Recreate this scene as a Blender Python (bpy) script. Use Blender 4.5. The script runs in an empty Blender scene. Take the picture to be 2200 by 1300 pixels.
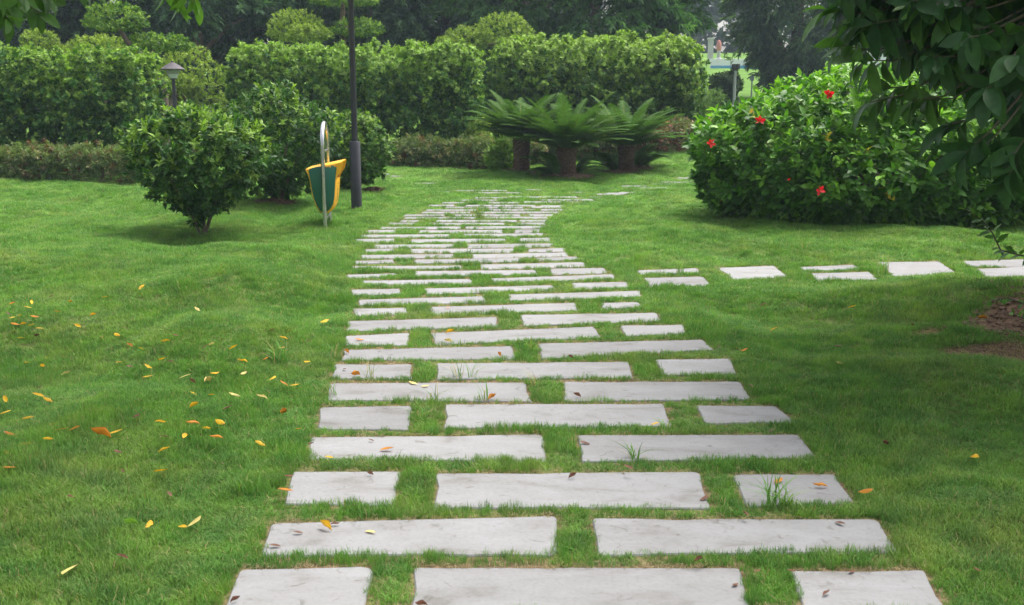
import bpy, bmesh, math, random
import numpy as np
from mathutils import Vector, Matrix, Euler

R = math.radians
rng = np.random.default_rng(11)
random.seed(11)
sc = bpy.context.scene
COL = sc.collection

# ------------------------------------------------------------------ camera
HCAM, F, HOR = 1.6, 2200.0, 215.0            # eye height, focal length and horizon row of the 2200 px photograph
PITCH = math.atan((650 - HOR) / F)
cam_d = bpy.data.cameras.new('camera')
cam = bpy.data.objects.new('camera', cam_d); COL.objects.link(cam)
cam.location = (0, 0, HCAM)
cam.rotation_euler = (math.pi / 2 - PITCH, 0, 0)
cam_d.sensor_width = 36; cam_d.lens = 36.0 * F / 2200
cam_d.clip_start = 0.05; cam_d.clip_end = 600
cam_d.dof.use_dof = True; cam_d.dof.focus_distance = 7.0; cam_d.dof.aperture_fstop = 8.0
sc.camera = cam

# ------------------------------------------------------------------ sky, sun, exposure (bright overcast)
SUN_EL, SUN_AZ = R(66), R(44)                 # sun high, behind the scene, to the right
w = bpy.data.worlds.new('World'); sc.world = w; w.use_nodes = True
nt = w.node_tree; nt.nodes.clear()
sky = nt.nodes.new('ShaderNodeTexSky'); sky.sky_type = 'NISHITA'; sky.sun_disc = False
sky.sun_elevation = SUN_EL; sky.sun_rotation = SUN_AZ
sky.air_density = 1.0; sky.dust_density = 6.0; sky.ozone_density = 1.0
hs = nt.nodes.new('ShaderNodeHueSaturation'); hs.inputs['Saturation'].default_value = 0.42
bg = nt.nodes.new('ShaderNodeBackground'); bg.inputs['Strength'].default_value = 0.15
wo = nt.nodes.new('ShaderNodeOutputWorld')
nt.links.new(sky.outputs[0], hs.inputs['Color']); nt.links.new(hs.outputs[0], bg.inputs[0]); nt.links.new(bg.outputs[0], wo.inputs[0])
sun_d = bpy.data.lights.new('sun', 'SUN'); sun_d.energy = 1.15; sun_d.angle = R(28); sun_d.color = (1, .98, .95)
sun = bpy.data.objects.new('sun', sun_d); COL.objects.link(sun)
sdir = Vector((math.sin(SUN_AZ) * math.cos(SUN_EL), math.cos(SUN_AZ) * math.cos(SUN_EL), math.sin(SUN_EL)))
sun.rotation_euler = sdir.to_track_quat('Z', 'Y').to_euler()
sun.location = (0, 0, 30)
sc.view_settings.view_transform = 'Standard'; sc.view_settings.look = 'None'
sc.view_settings.exposure = 1.32; sc.view_settings.gamma = 1; sc.view_settings.use_curve_mapping = False
cy = sc.cycles
cy.use_denoising = True; cy.max_bounces = 8; cy.diffuse_bounces = 3; cy.transmission_bounces = 4
cy.transparent_max_bounces = 8; cy.volume_bounces = 0; cy.caustics_reflective = False; cy.caustics_refractive = False

# ------------------------------------------------------------------ helpers
def ray(px, py):
    a = (px - 1100) / F; b = (650 - py) / F
    return np.array([a, math.cos(PITCH) + b * math.sin(PITCH), -math.sin(PITCH) + b * math.cos(PITCH)])
def ground(px, py, z=0.0):
    d = ray(px, py); t = (z - HCAM) / d[2]; return np.array([d[0] * t, d[1] * t])
def at(px, py, Y):
    d = ray(px, py); t = Y / d[1]; return np.array([d[0] * t, Y, HCAM + d[2] * t])
def project(P):
    P = np.atleast_2d(P); v = P - np.array([0, 0, HCAM])
    zc = v[:, 1] * math.cos(PITCH) - v[:, 2] * math.sin(PITCH)
    yc = v[:, 1] * math.sin(PITCH) + v[:, 2] * math.cos(PITCH)
    zc = np.where(np.abs(zc) < 1e-6, 1e-6, zc)
    return 1100 + F * v[:, 0] / zc, 650 - F * yc / zc, zc
def norm(v): return v / np.maximum(np.linalg.norm(v, axis=-1, keepdims=True), 1e-9)
def sstep(a, b, x):
    t = np.clip((x - a) / (b - a), 0, 1); return t * t * (3 - 2 * t)

def tag(o, label=None, cat=None, group=None, kind=None):
    if label: o['label'] = label
    if cat: o['category'] = cat
    if group: o['group'] = group
    if kind: o['kind'] = kind
    return o
def empty(name, loc=(0, 0, 0), rz=0.0):
    o = bpy.data.objects.new(name, None); COL.objects.link(o)
    o.location = loc; o.rotation_euler = (0, 0, rz); o.empty_display_size = .1
    return o
def link(name, me, parent=None, loc=None):
    """link a mesh; with a parent at rest on world axes, mesh coordinates are the parent's own"""
    o = bpy.data.objects.new(name, me); COL.objects.link(o)
    if parent is not None: o.parent = parent
    if loc is not None: o.location = loc
    return o
def mesh_np(name, V, faces_flat, sizes, mats, cols=None, smooth=False, mat_idx=None):
    me = bpy.data.meshes.new(name)
    V = np.asarray(V, dtype=np.float32); ff = np.asarray(faces_flat, dtype=np.int32); sizes = np.asarray(sizes, dtype=np.int32)
    me.vertices.add(len(V)); me.vertices.foreach_set('co', V.ravel())
    me.loops.add(len(ff)); me.loops.foreach_set('vertex_index', ff)
    me.polygons.add(len(sizes))
    st = np.zeros(len(sizes), dtype=np.int32); st[1:] = np.cumsum(sizes)[:-1]
    me.polygons.foreach_set('loop_start', st); me.polygons.foreach_set('loop_total', sizes)
    for m in (mats if isinstance(mats, (list, tuple)) else [mats]): me.materials.append(m)
    if mat_idx is not None: me.polygons.foreach_set('material_index', np.asarray(mat_idx, dtype=np.int32))
    if smooth: me.polygons.foreach_set('use_smooth', np.ones(len(sizes), dtype=bool))
    if cols is not None:
        a = me.attributes.new('col', 'FLOAT_COLOR', 'POINT')
        c4 = np.ones((len(V), 4), dtype=np.float32); c4[:, :3] = cols
        a.data.foreach_set('color', c4.ravel())
    me.update(calc_edges=True); me.validate()
    return me
class MB:
    """collects verts and faces for one mesh"""
    def __init__(s): s.v = []; s.f = []; s.m = []
    def add(s, verts, faces, m=0):
        n = len(s.v); s.v += [tuple(map(float, p)) for p in verts]; s.f += [tuple(i + n for i in f) for f in faces]; s.m += [m] * len(faces)
    def box(s, c, d, m=0):
        x, y, z = c; a, b, h = d[0] / 2, d[1] / 2, d[2] / 2
        s.add([(x + i * a, y + j * b, z + k * h) for i in (-1, 1) for j in (-1, 1) for k in (-1, 1)],
              [(0, 1, 3, 2), (4, 6, 7, 5), (0, 4, 5, 1), (2, 3, 7, 6), (0, 2, 6, 4), (1, 5, 7, 3)], m)
    def tube(s, pts, rad, seg=8, m=0, cap=True):
        pts = [Vector(p) for p in pts]; n = len(pts)
        if not hasattr(rad, '__len__'): rad = [rad] * n
        vs = []; ref = None
        for i, p in enumerate(pts):
            t = (pts[min(i + 1, n - 1)] - pts[max(i - 1, 0)]).normalized()
            if ref is None:
                ref = t.orthogonal().normalized()
            ref = (ref - t * ref.dot(t)).normalized(); b = t.cross(ref)
            for k in range(seg):
                a = 2 * math.pi * k / seg
                vs.append(p + (ref * math.cos(a) + b * math.sin(a)) * rad[i])
        fs = [(i * seg + k, i * seg + (k + 1) % seg, (i + 1) * seg + (k + 1) % seg, (i + 1) * seg + k) for i in range(n - 1) for k in range(seg)]
        if cap: fs += [tuple(range(seg))[::-1], tuple((n - 1) * seg + k for k in range(seg))]
        s.add(vs, fs, m)
    def lathe(s, prof, seg=24, c=(0, 0, 0), m=0):
        vs = [(c[0] + r * math.cos(2 * math.pi * k / seg), c[1] + r * math.sin(2 * math.pi * k / seg), c[2] + z) for r, z in prof for k in range(seg)]
        fs = [(i * seg + k, i * seg + (k + 1) % seg, (i + 1) * seg + (k + 1) % seg, (i + 1) * seg + k) for i in range(len(prof) - 1) for k in range(seg)]
        s.add(vs, fs, m)
    def build(s, name, mats, parent=None, smooth=True, loc=None, bevel=0, angle=40):
        me = bpy.data.meshes.new(name); me.from_pydata(s.v, [], s.f)
        for m in (mats if isinstance(mats, (list, tuple)) else [mats]): me.materials.append(m)
        me.polygons.foreach_set('material_index', s.m)
        if bevel:
            bm = bmesh.new(); bm.from_mesh(me)
            bmesh.ops.bevel(bm, geom=[e for e in bm.edges if e.is_manifold and e.calc_face_angle(0) > R(30)], offset=bevel, segments=2, affect='EDGES', profile=.6)
            bm.to_mesh(me); bm.free()
        if smooth:
            me.polygons.foreach_set('use_smooth', [True] * len(me.polygons)); me.set_sharp_from_angle(angle=R(angle))
        me.update()
        return link(name, me, parent, loc)

# ------------------------------------------------------------------ materials
def mat(name):
    m = bpy.data.materials.new(name); m.use_nodes = True
    n = m.node_tree; p = n.nodes['Principled BSDF']
    return m, n, p
def N(n, t, **kw):
    x = n.nodes.new(t)
    for k, v in kw.items():
        if k in x.inputs: x.inputs[k].default_value = v
        else: setattr(x, k, v)
    return x
def ramp(n, stops):
    r = n.nodes.new('ShaderNodeValToRGB'); e = r.color_ramp.elements
    while len(e) < len(stops): e.new(.5)
    for i, (p, c) in enumerate(stops): e[i].position = p; e[i].color = (*c, 1) if len(c) == 3 else c
    return r
def leaf_mat(name, trans=.3, rough=.45, spec=.35, tcol=(1.0, 1.15, .45), vein=0):
    m, n, p = mat(name)
    a = N(n, 'ShaderNodeAttribute', attribute_name='col')
    geo = N(n, 'ShaderNodeNewGeometry')
    no = N(n, 'ShaderNodeTexNoise', Scale=26.0, Detail=3.0); n.links.new(geo.outputs['Position'], no.inputs['Vector'])
    mr = N(n, 'ShaderNodeMapRange'); mr.inputs['From Min'].default_value = .3; mr.inputs['From Max'].default_value = .7
    mr.inputs['To Min'].default_value = .8; mr.inputs['To Max'].default_value = 1.2; n.links.new(no.outputs['Fac'], mr.inputs[0])
    mx = N(n, 'ShaderNodeMix', data_type='RGBA', blend_type='MULTIPLY'); mx.inputs[0].default_value = 1
    n.links.new(a.outputs['Color'], mx.inputs[6]); n.links.new(mr.outputs[0], mx.inputs[7])
    n.links.new(mx.outputs[2], p.inputs['Base Color'])
    p.inputs['Roughness'].default_value = rough; p.inputs['Specular IOR Level'].default_value = spec
    tr = N(n, 'ShaderNodeBsdfTranslucent')
    tm = N(n, 'ShaderNodeMix', data_type='RGBA', blend_type='MULTIPLY'); tm.inputs[0].default_value = 1; tm.inputs[7].default_value = (*[c * 1.5 for c in tcol], 1)
    n.links.new(mx.outputs[2], tm.inputs[6]); n.links.new(tm.outputs[2], tr.inputs['Color'])
    ms = N(n, 'ShaderNodeMixShader'); ms.inputs[0].default_value = trans
    out = n.nodes['Material Output']
    n.links.new(p.outputs[0], ms.inputs[1]); n.links.new(tr.outputs[0], ms.inputs[2]); n.links.new(ms.outputs[0], out.inputs[0])
    return m
M = {}
M['hedge_leaf'] = leaf_mat('hedge_leaf', .24, .55, .2)
M['bush_leaf'] = leaf_mat('bush_leaf', .25, .5, .22)
M['glossy_leaf'] = leaf_mat('glossy_leaf', .3, .45, .3)
M['tree_leaf'] = leaf_mat('tree_leaf', .34, .65, .15)
M['frond_leaf'] = leaf_mat('frond_leaf', .2, .7, .05)
M['dead_leaf'] = leaf_mat('dead_leaf', .2, .55, .2, (1, 1, 1))
M['petal'] = leaf_mat('petal', .3, .5, .2, (1, 1, 1))

def grass_mat(name, c_lo, c_hi, c_dry):
    m, n, p = mat(name)
    a = N(n, 'ShaderNodeAttribute', attribute_name='col')        # r: height along blade, g: random, b: straw blade
    sp = N(n, 'ShaderNodeSeparateColor'); n.links.new(a.outputs['Color'], sp.inputs[0])
    oi = N(n, 'ShaderNodeObjectInfo')
    geo = N(n, 'ShaderNodeNewGeometry')
    n1 = N(n, 'ShaderNodeTexNoise', Scale=.55, Detail=4.0, Roughness=.6); n.links.new(geo.outputs['Position'], n1.inputs['Vector'])
    r1 = ramp(n, [(.32, c_lo), (.68, c_hi)]); n.links.new(n1.outputs['Fac'], r1.inputs[0])
    n3 = N(n, 'ShaderNodeTexNoise', Scale=.9, Detail=5.0, Roughness=.7); n.links.new(geo.outputs['Position'], n3.inputs['Vector'])
    r3 = ramp(n, [(.47, (0, 0, 0)), (.70, (.75, .75, .75))]); n.links.new(n3.outputs['Fac'], r3.inputs[0])
    r3b = ramp(n, [(.36, (.84, .92, 1.0)), (.5, (1, 1, 1)), (.66, (1.14, 1.08, .92))])
    my = N(n, 'ShaderNodeMix', data_type='RGBA'); my.inputs[7].default_value = (*[a_ * .35 + b_ * .65 for a_, b_ in zip(c_dry, c_hi)], 1)
    n.links.new(r3.outputs[0], my.inputs[0]); n.links.new(r1.outputs[0], my.inputs[6])
    n2 = N(n, 'ShaderNodeTexNoise', Scale=5.0, Detail=2.0); n.links.new(geo.outputs['Position'], n2.inputs['Vector'])
    n.links.new(n2.outputs['Fac'], r3b.inputs[0]); mz = N(n, 'ShaderNodeMix', data_type='RGBA', blend_type='MULTIPLY'); mz.inputs[0].default_value = 1
    n.links.new(my.outputs[2], mz.inputs[6]); n.links.new(r3b.outputs[0], mz.inputs[7])
    ad = N(n, 'ShaderNodeMath', operation='ADD'); n.links.new(sp.outputs[1], ad.inputs[0]); n.links.new(oi.outputs['Random'], ad.inputs[1])
    ad2 = N(n, 'ShaderNodeMath', operation='ADD'); n.links.new(ad.outputs[0], ad2.inputs[0]); n.links.new(n2.outputs['Fac'], ad2.inputs[1])
    mr = N(n, 'ShaderNodeMapRange'); mr.inputs['From Min'].default_value = .6; mr.inputs['From Max'].default_value = 2.0
    mr.inputs['To Min'].default_value = .62; mr.inputs['To Max'].default_value = 1.42; n.links.new(ad2.outputs[0], mr.inputs[0])
    mx = N(n, 'ShaderNodeMix', data_type='RGBA', blend_type='MULTIPLY'); mx.inputs[0].default_value = 1
    n.links.new(mz.outputs[2], mx.inputs[6]); n.links.new(mr.outputs[0], mx.inputs[7])
    m2 = N(n, 'ShaderNodeMix', data_type='RGBA'); m2.inputs[7].default_value = (*c_dry, 1)
    n.links.new(sp.outputs[2], m2.inputs[0]); n.links.new(mx.outputs[2], m2.inputs[6])
    n.links.new(m2.outputs[2], p.inputs['Base Color'])
    p.inputs['Roughness'].default_value = .6; p.inputs['Specular IOR Level'].default_value = .12
    tr = N(n, 'ShaderNodeBsdfTranslucent'); tm = N(n, 'ShaderNodeMix', data_type='RGBA', blend_type='MULTIPLY'); tm.inputs[0].default_value = 1; tm.inputs[7].default_value = (1.5, 1.7, .8, 1)
    n.links.new(m2.outputs[2], tm.inputs[6]); n.links.new(tm.outputs[2], tr.inputs[0])
    ms = N(n, 'ShaderNodeMixShader'); ms.inputs[0].default_value = .3
    n.links.new(p.outputs[0], ms.inputs[1]); n.links.new(tr.outputs[0], ms.inputs[2]); n.links.new(ms.outputs[0], n.nodes['Material Output'].inputs[0])
    return m
M['grass'] = grass_mat('grass', (.074, .172, .030), (.122, .246, .052), (.33, .27, .13))
M['dry_grass'] = grass_mat('dry_grass', (.20, .16, .08), (.26, .20, .11), (.34, .27, .16))

def lawn_mat():
    m, n, p = mat('lawn_ground')
    geo = N(n, 'ShaderNodeNewGeometry')
    n1 = N(n, 'ShaderNodeTexNoise', Scale=.6, Detail=6.0, Roughness=.65); n.links.new(geo.outputs['Position'], n1.inputs['Vector'])
    r1 = ramp(n, [(.3, (.075, .155, .022)), (.7, (.125, .23, .04))]); n.links.new(n1.outputs['Fac'], r1.inputs[0])
    n2 = N(n, 'ShaderNodeTexNoise', Scale=35.0, Detail=5.0); n.links.new(geo.outputs['Position'], n2.inputs['Vector'])
    r2 = ramp(n, [(.35, (.07, .042, .026)), (.7, (.25, .155, .105))]); n.links.new(n2.outputs['Fac'], r2.inputs[0])
    a = N(n, 'ShaderNodeAttribute', attribute_name='soil')
    mx = N(n, 'ShaderNodeMix', data_type='RGBA'); n.links.new(a.outputs['Fac'], mx.inputs[0]); n.links.new(r1.outputs[0], mx.inputs[6]); n.links.new(r2.outputs[0], mx.inputs[7])
    n.links.new(mx.outputs[2], p.inputs['Base Color']); p.inputs['Roughness'].default_value = .95; p.inputs['Specular IOR Level'].default_value = .1
    b = N(n, 'ShaderNodeBump', Strength=.6, Distance=.02); n.links.new(n2.outputs['Fac'], b.inputs['Height']); n.links.new(b.outputs[0], p.inputs['Normal'])
    return m
M['lawn'] = lawn_mat()
def stone_mat():
    m, n, p = mat('concrete_slab')
    geo = N(n, 'ShaderNodeNewGeometry'); oi = N(n, 'ShaderNodeObjectInfo')
    mp = N(n, 'ShaderNodeMapping'); mp.inputs['Scale'].default_value = (1, 2.2, 1); n.links.new(geo.outputs['Position'], mp.inputs[0])
    n1 = N(n, 'ShaderNodeTexNoise', Scale=2.6, Detail=7.0, Roughness=.68, Distortion=.4); n.links.new(mp.outputs[0], n1.inputs['Vector'])
    r1 = ramp(n, [(.30, (.155, .147, .133)), (.45, (.222, .220, .215)), (.7, (.262, .262, .261))]); n.links.new(n1.outputs['Fac'], r1.inputs[0])
    n2 = N(n, 'ShaderNodeTexNoise', Scale=60.0, Detail=4.0); n.links.new(geo.outputs['Position'], n2.inputs['Vector'])
    r2 = ramp(n, [(.28, (.90, .89, .88)), (.5, (1, 1, 1))]); n.links.new(n2.outputs['Fac'], r2.inputs[0])
    v = N(n, 'ShaderNodeTexNoise', Scale=13.0, Detail=3.0, Distortion=1.2); n.links.new(geo.outputs['Position'], v.inputs['Vector'])
    r3 = ramp(n, [(.24, (.62, .60, .56)), (.36, (1, 1, 1))]); n.links.new(v.outputs['Fac'], r3.inputs[0])
    mr = N(n, 'ShaderNodeMapRange'); mr.inputs['To Min'].default_value = .84; mr.inputs['To Max'].default_value = 1.07; n.links.new(oi.outputs['Random'], mr.inputs[0])
    c = r1.outputs[0]
    for x in (r2.outputs[0], r3.outputs[0], mr.outputs[0]):
        mx = N(n, 'ShaderNodeMix', data_type='RGBA', blend_type='MULTIPLY'); mx.inputs[0].default_value = 1
        n.links.new(c, mx.inputs[6]); n.links.new(x, mx.inputs[7]); c = mx.outputs[2]
    n.links.new(c, p.inputs['Base Color']); p.inputs['Roughness'].default_value = .8; p.inputs['Specular IOR Level'].default_value = .25
    b = N(n, 'ShaderNodeBump', Strength=.35, Distance=.004); n.links.new(n2.outputs['Fac'], b.inputs['Height']); n.links.new(b.outputs[0], p.inputs['Normal'])
    return m
M['stone'] = stone_mat()
def plain(name, c, rough=.6, metal=0, spec=.4, scale=8, var=.15, bump=0):
    m, n, p = mat(name)
    tc = N(n, 'ShaderNodeTexCoord')
    no = N(n, 'ShaderNodeTexNoise', Scale=float(scale), Detail=5.0, Roughness=.6); n.links.new(tc.outputs['Object'], no.inputs['Vector'])
    r = ramp(n, [(.3, tuple(x * (1 - var) for x in c)), (.7, tuple(min(1, x * (1 + var)) for x in c))]); n.links.new(no.outputs['Fac'], r.inputs[0])
    n.links.new(r.outputs[0], p.inputs['Base Color'])
    p.inputs['Roughness'].default_value = rough; p.inputs['Metallic'].default_value = metal; p.inputs['Specular IOR Level'].default_value = spec
    if bump:
        b = N(n, 'ShaderNodeBump', Strength=.7, Distance=bump); n.links.new(no.outputs['Fac'], b.inputs['Height']); n.links.new(b.outputs[0], p.inputs['Normal'])
    return m
M['bark'] = plain('bark', (.12, .09, .065), .9, scale=14, var=.45, bump=.01)
M['twig'] = plain('twig', (.10, .085, .05), .8, scale=30, var=.3)
M['cycad_bark'] = plain('cycad_bark', (.12, .075, .05), .95, scale=25, var=.5, bump=.01)
M['mulch'] = plain('mulch', (.20, .125, .085), .95, scale=30, var=.4, bump=.01)
M['soil'] = plain('soil', (.19, .118, .08), .95, scale=25, var=.4, bump=.01)
M['pole'] = plain('pole_paint', (.028, .027, .034), .42, spec=.45, scale=5, var=.25)
M['steel'] = plain('stainless_steel', (.55, .55, .54), .27, metal=.95, scale=20, var=.12)
M['yellow'] = plain('yellow_plastic', (.85, .43, .014), .38, scale=6, var=.1)
M['shade'] = plain('lamp_shade_paint', (.075, .065, .07), .7, scale=6, var=.2)
M['diffuser'] = plain('frosted_diffuser', (.5, .53, .55), .35, scale=5, var=.06)
M['white_wall'] = plain('white_render', (.75, .76, .77), .8, scale=2, var=.06)
M['blue'] = plain('blue_tile', (.10, .33, .55), .5, scale=2, var=.1)
M['pink'] = plain('faded_red_paint', (.5, .2, .17), .7, scale=2, var=.1)
M['concrete'] = plain('pale_concrete', (.45, .44, .43), .85, scale=1, var=.12)
M['dark'] = plain('dark_inside', (.03, .02, .015), .8, scale=10, var=.3)
M['symbol'] = plain('printed_symbol', (.25, .14, .02), .6, scale=10, var=.1)
def green_panel():
    m, n, p = mat('green_panel')
    tc = N(n, 'ShaderNodeTexCoord'); sx = N(n, 'ShaderNodeSeparateXYZ'); n.links.new(tc.outputs['Object'], sx.inputs[0])
    no = N(n, 'ShaderNodeTexNoise', Scale=14.0, Detail=5.0); n.links.new(tc.outputs['Object'], no.inputs['Vector'])
    # paint worn through to the yellow plastic along the panel's top edge
    ma = N(n, 'ShaderNodeMath', operation='MULTIPLY_ADD'); ma.inputs[1].default_value = .22; n.links.new(no.outputs['Fac'], ma.inputs[0]); n.links.new(sx.outputs['Z'], ma.inputs[2])
    r = ramp(n, [(.875, (.006, .11, .062)), (.90, (.7, .34, .02))]); n.links.new(ma.outputs[0], r.inputs[0])
    n.links.new(r.outputs[0], p.inputs['Base Color']); p.inputs['Roughness'].default_value = .4
    return m
M['green'] = green_panel()

# ------------------------------------------------------------------ stone slabs of the paths (corners measured, then laid on the ground)
ROWS = [
 [[(515,1226),(806,1219),(781,1305),(478,1310)], [(888,1220),(1590,1222),(1615,1308),(880,1308)], [(1697,1228),(1985,1226),(2040,1306),(1732,1308)]],
 [[(583,1126),(1196,1110),(1195,1186),(558,1186)], [(1272,1115),(1885,1118),(1932,1178),(1285,1185)]],
 [[(630,1015),(862,1014),(848,1080),(610,1075)], [(935,1018),(1503,1015),(1528,1085),(931,1084)], [(1570,1020),(1793,1020),(1838,1073),(1605,1081)]],
 [[(668,940),(1168,934),(1174,984),(662,979)], [(1240,937),(1715,935),(1757,978),(1250,986)]],
 [[(687,876),(885,873),(878,918),(682,916)], [(955,870),(1425,869),(1446,911),(953,914)], [(1495,872),(1665,873),(1712,903),(1514,905)]],
 [[(707,824),(1130,823),(1143,858),(703,854)], [(1212,821),(1590,821),(1615,853),(1212,857)]],
 [[(718,783),(884,783),(886,810),(712,808)], [(938,782),(1350,778),(1360,807),(938,810)], [(1405,774),(1570,772),(1583,799),(1425,802)]],
 [[(738,753),(1100,744),(1110,767),(732,770)], [(1156,739),(1510,731),(1535,748),(1164,767)]],
 [[(743,723),(880,716),(876,739),(740,739)], [(925,716),(1276,703),(1292,722),(935,737)], [(1332,701),(1468,699),(1474,714),(1345,720)]],
 [[(745,691),(1067,682),(1072,699),(743,709)], [(1117,678),(1410,673),(1423,687),(1125,698)]],
 [[(757,664),(872,662),(875,672),(765,677)], [(922,660),(1237,651),(1240,665),(928,674)], [(1291,652),(1370,650),(1385,658),(1295,663)]],
 [[(770,645),(1040,637),(1045,649),(773,654)], [(1088,634),(1375,626),(1378,637),(1097,645)]],
 [[(752,623),(858,621),(862,631),(757,634)], [(910,621),(1188,613),(1193,622),(917,632)], [(1228,609),(1348,606),(1352,617),(1234,621)]],
 [[(772,604),(1012,600),(1017,610),(776,611)], [(1053,600),(1318,590),(1323,599),(1060,608)]],
 [[(745,591),(852,588),(853,595),(748,597)], [(888,584),(1150,581),(1155,590),(893,594)], [(1182,578),(1298,576),(1306,587),(1186,591)]],
 [[(758,573),(990,571),(992,578),(756,580)], [(1030,569),(1255,564),(1259,573),(1035,579)]],
 [[(762,562),(845,559),(847,565),(763,567)], [(890,559),(1120,555),(1121,563),(890,567)], [(1152,555),(1240,552),(1240,558),(1155,561)]],
 [[(775,549),(975,547),(976,554),(775,556)], [(1012,548),(1220,543),(1222,551),(1015,556)]],
 [[(782,537),(847,535),(848,541),(786,542)], [(882,536),(1105,535),(1100,543),(882,544)], [(1132,536),(1215,534),(1213,541),(1135,543)]],
 [[(803,527),(975,526),(975,532),(803,533)], [(1003,526),(1190,524),(1182,531),(1004,534)]],
 [[(763,515),(850,514),(850,521),(765,522)], [(884,515),(1085,514),(1086,521),(884,522)], [(1115,513),(1182,512),(1182,519),(1116,520)]],
 [[(775,506),(965,505),(965,511),(775,511)], [(995,504),(1168,502),(1165,508),(995,509)]],
 [[(788,496),(850,495),(850,501),(790,501)], [(900,496),(1080,495),(1080,501),(900,501)], [(1105,495),(1162,494),(1162,500),(1105,501)]],
 [[(815,489),(990,488),(990,493),(815,493)], [(1000,488),(1168,487),(1165,492),(1000,493)]],
]
FAR = [(835,892,482.5),(918,1085,482.5),(1110,1172,482.5), (860,900,476.5),(935,1111,476.5),(1116,1176,476),
       (869,1028,470),(1040,1176,469.5), (868,956,464.5),(972,1118,464),(1136,1190,464), (905,1010,458.5),(1026,1200,458.5),
       (915,1026,453.5),(1048,1150,453),(1162,1208,453), (956,1125,448),(1140,1205,447.5), (920,975,444),(1000,1150,444),(1160,1212,445),
       (950,1000,438.5),(1050,1115,438.5),(1125,1246,437), (990,1068,433),(1160,1276,432.5), (1020,1110,428),(1092,1240,426.6),(1266,1290,426.5),
       (1015,1122,418),(936,967,415.8),(982,1089,413.5),(1129,1164,412),(1222,1250,417), (1300,1345,419),
       (804,873,398.5),(866,938,399.3),(819,838,382.8),(760,800,397),(840,862,386),
       (1280,1340,421),(1330,1366,417.6),(1367,1434,408.3),(1336,1393,404.6),(1420,1498,397.3),(1456,1500,389.3),(1400,1450,400.8),(1500,1560,386.5),(1510,1580,393)]
SIDE = [[(1367,582),(1498,577),(1502,584),(1372,589)], [(1383,598),(1511,595),(1526,611),(1395,614)], [(1540,576),(1663,572),(1692,594),(1575,599)],
        [(1716,575),(1835,570),(1846,577),(1722,580)], [(1740,588),(1867,585),(1885,600),(1752,601)], [(1885,564),(2018,563),(2055,588),(1915,591)],
        [(2066,562),(2200,558),(2222,571),(2080,572)], [(2092,579),(2226,573),(2262,593),(2120,598)], [(2256,555),(2385,553),(2430,580),(2290,583)]]
def quad(c, ext=.018):
    q = [ground(*p) for p in c]
    for i in (2, 3):                                   # blades hide the near edge: the slab goes on under them
        q[i] = q[i] + np.array([q[i][0] / q[i][1], 1]) * -min(ext * q[i][1] / 1.6, .09) * float(np.interp(q[i][1], [6, 9.5], [1, .35]))
    return np.array(q)
main_q = [quad(c) for r in ROWS for c in r]
near_row = [np.array([(-.95,3.02),(.02,3.02),(.02,2.66),(-.98,2.66)]), np.array([(.14,3.02),(1.12,3.02),(1.15,2.66),(.14,2.66)])]
main_q += near_row
for xl, xr, y in FAR:
    c = ground((xl + xr) / 2, y); s = c[1] / F; d = .115
    main_q.append(np.array([(c[0] - (xr - xl) / 2 * s, c[1] + d), (c[0] + (xr - xl) / 2 * s, c[1] + d), (c[0] + (xr - xl) / 2 * s, c[1] - d), (c[0] - (xr - xl) / 2 * s, c[1] - d)]))
side_q = [quad(c) - np.array([[0, 0], [0, 0], [0, .06], [0, .06]]) for c in SIDE]
ALLQ = main_q + side_q
def slab_dist(x, y):
    """signed distance to the nearest slab (negative inside)"""
    best = np.full(x.shape, 9.0)
    for q in ALLQ:
        lo = q.min(0) - .8; hi = q.max(0) + .8
        idx = np.nonzero((x > lo[0]) & (x < hi[0]) & (y > lo[1]) & (y < hi[1]))[0]
        if not len(idx): continue
        d = np.full(len(idx), -9.0)
        for k in range(4):
            a = q[k]; b = q[(k + 1) % 4]; e = b - a; nn = np.array([-e[1], e[0]]) / np.hypot(*e)   # corners run clockwise: left normal points out
            d = np.maximum(d, (x[idx] - a[0]) * nn[0] + (y[idx] - a[1]) * nn[1])
        best[idx] = np.minimum(best[idx], d)
    return best

# ------------------------------------------------------------------ the ground
_w = []
for wl, amp in ((3.1, .5), (2.2, .45), (1.5, .35), (.95, .22), (.7, .13)):
    for _ in range(3):
        a = random.uniform(0, 2 * math.pi); _w.append((2 * math.pi / wl * math.cos(a), 2 * math.pi / wl * math.sin(a), random.uniform(0, 6.3), amp))
def bumps(x, y): return sum(A * np.sin(kx * x + ky * y + ph) for kx, ky, ph, A in _w) / 2.2
MOUNDS = [(4.0, 7.0, .30, .95), (3.3, 5.2, .10, 1.0), (-2.35, 8.2, .16, .55), (-1.95, 6.6, .12, .5), (-4.3, 9.6, .19, 1.2), (-3.3, 8.6, -.06, .6), (-2.9, 11.4, -.10, .6), (4.4, 25.4, .34, 2.2), (-3.8, 12.6, .03, .9), (-3.4, 15.3, .03, 1.0), (-2.7, 18, .03, .9), (.95, 20.8, .04, .8), (.2, 21.4, .03, .7), (2.4, 22.1, .04, .9),
          (-1.75, 14.0, .09, .6), (-2.3, 9.0, .10, .9), (-3.4, 6.0, -.15, 1.0), (-2.2, 4.4, .05, .7)]
def height(x, y, d=None):
    x = np.asarray(x, float); y = np.asarray(y, float)
    if d is None: d = slab_dist(x.ravel(), y.ravel()).reshape(x.shape)
    off = sstep(.05, .6, d)
    z = off * (.03 + bumps(x, y) * .082)
    for mx_, my_, h, r in MOUNDS: z = z + off * h * np.exp(-((x - mx_) ** 2 + (y - my_) ** 2) / r ** 2)
    t = (y - 24) / 3
    rise = np.where(t > 20, t, np.log1p(np.exp(np.clip(t, -30, 30)))) * 3 * .075
    rise = np.minimum(rise, 6.5)
    return z + rise
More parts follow.
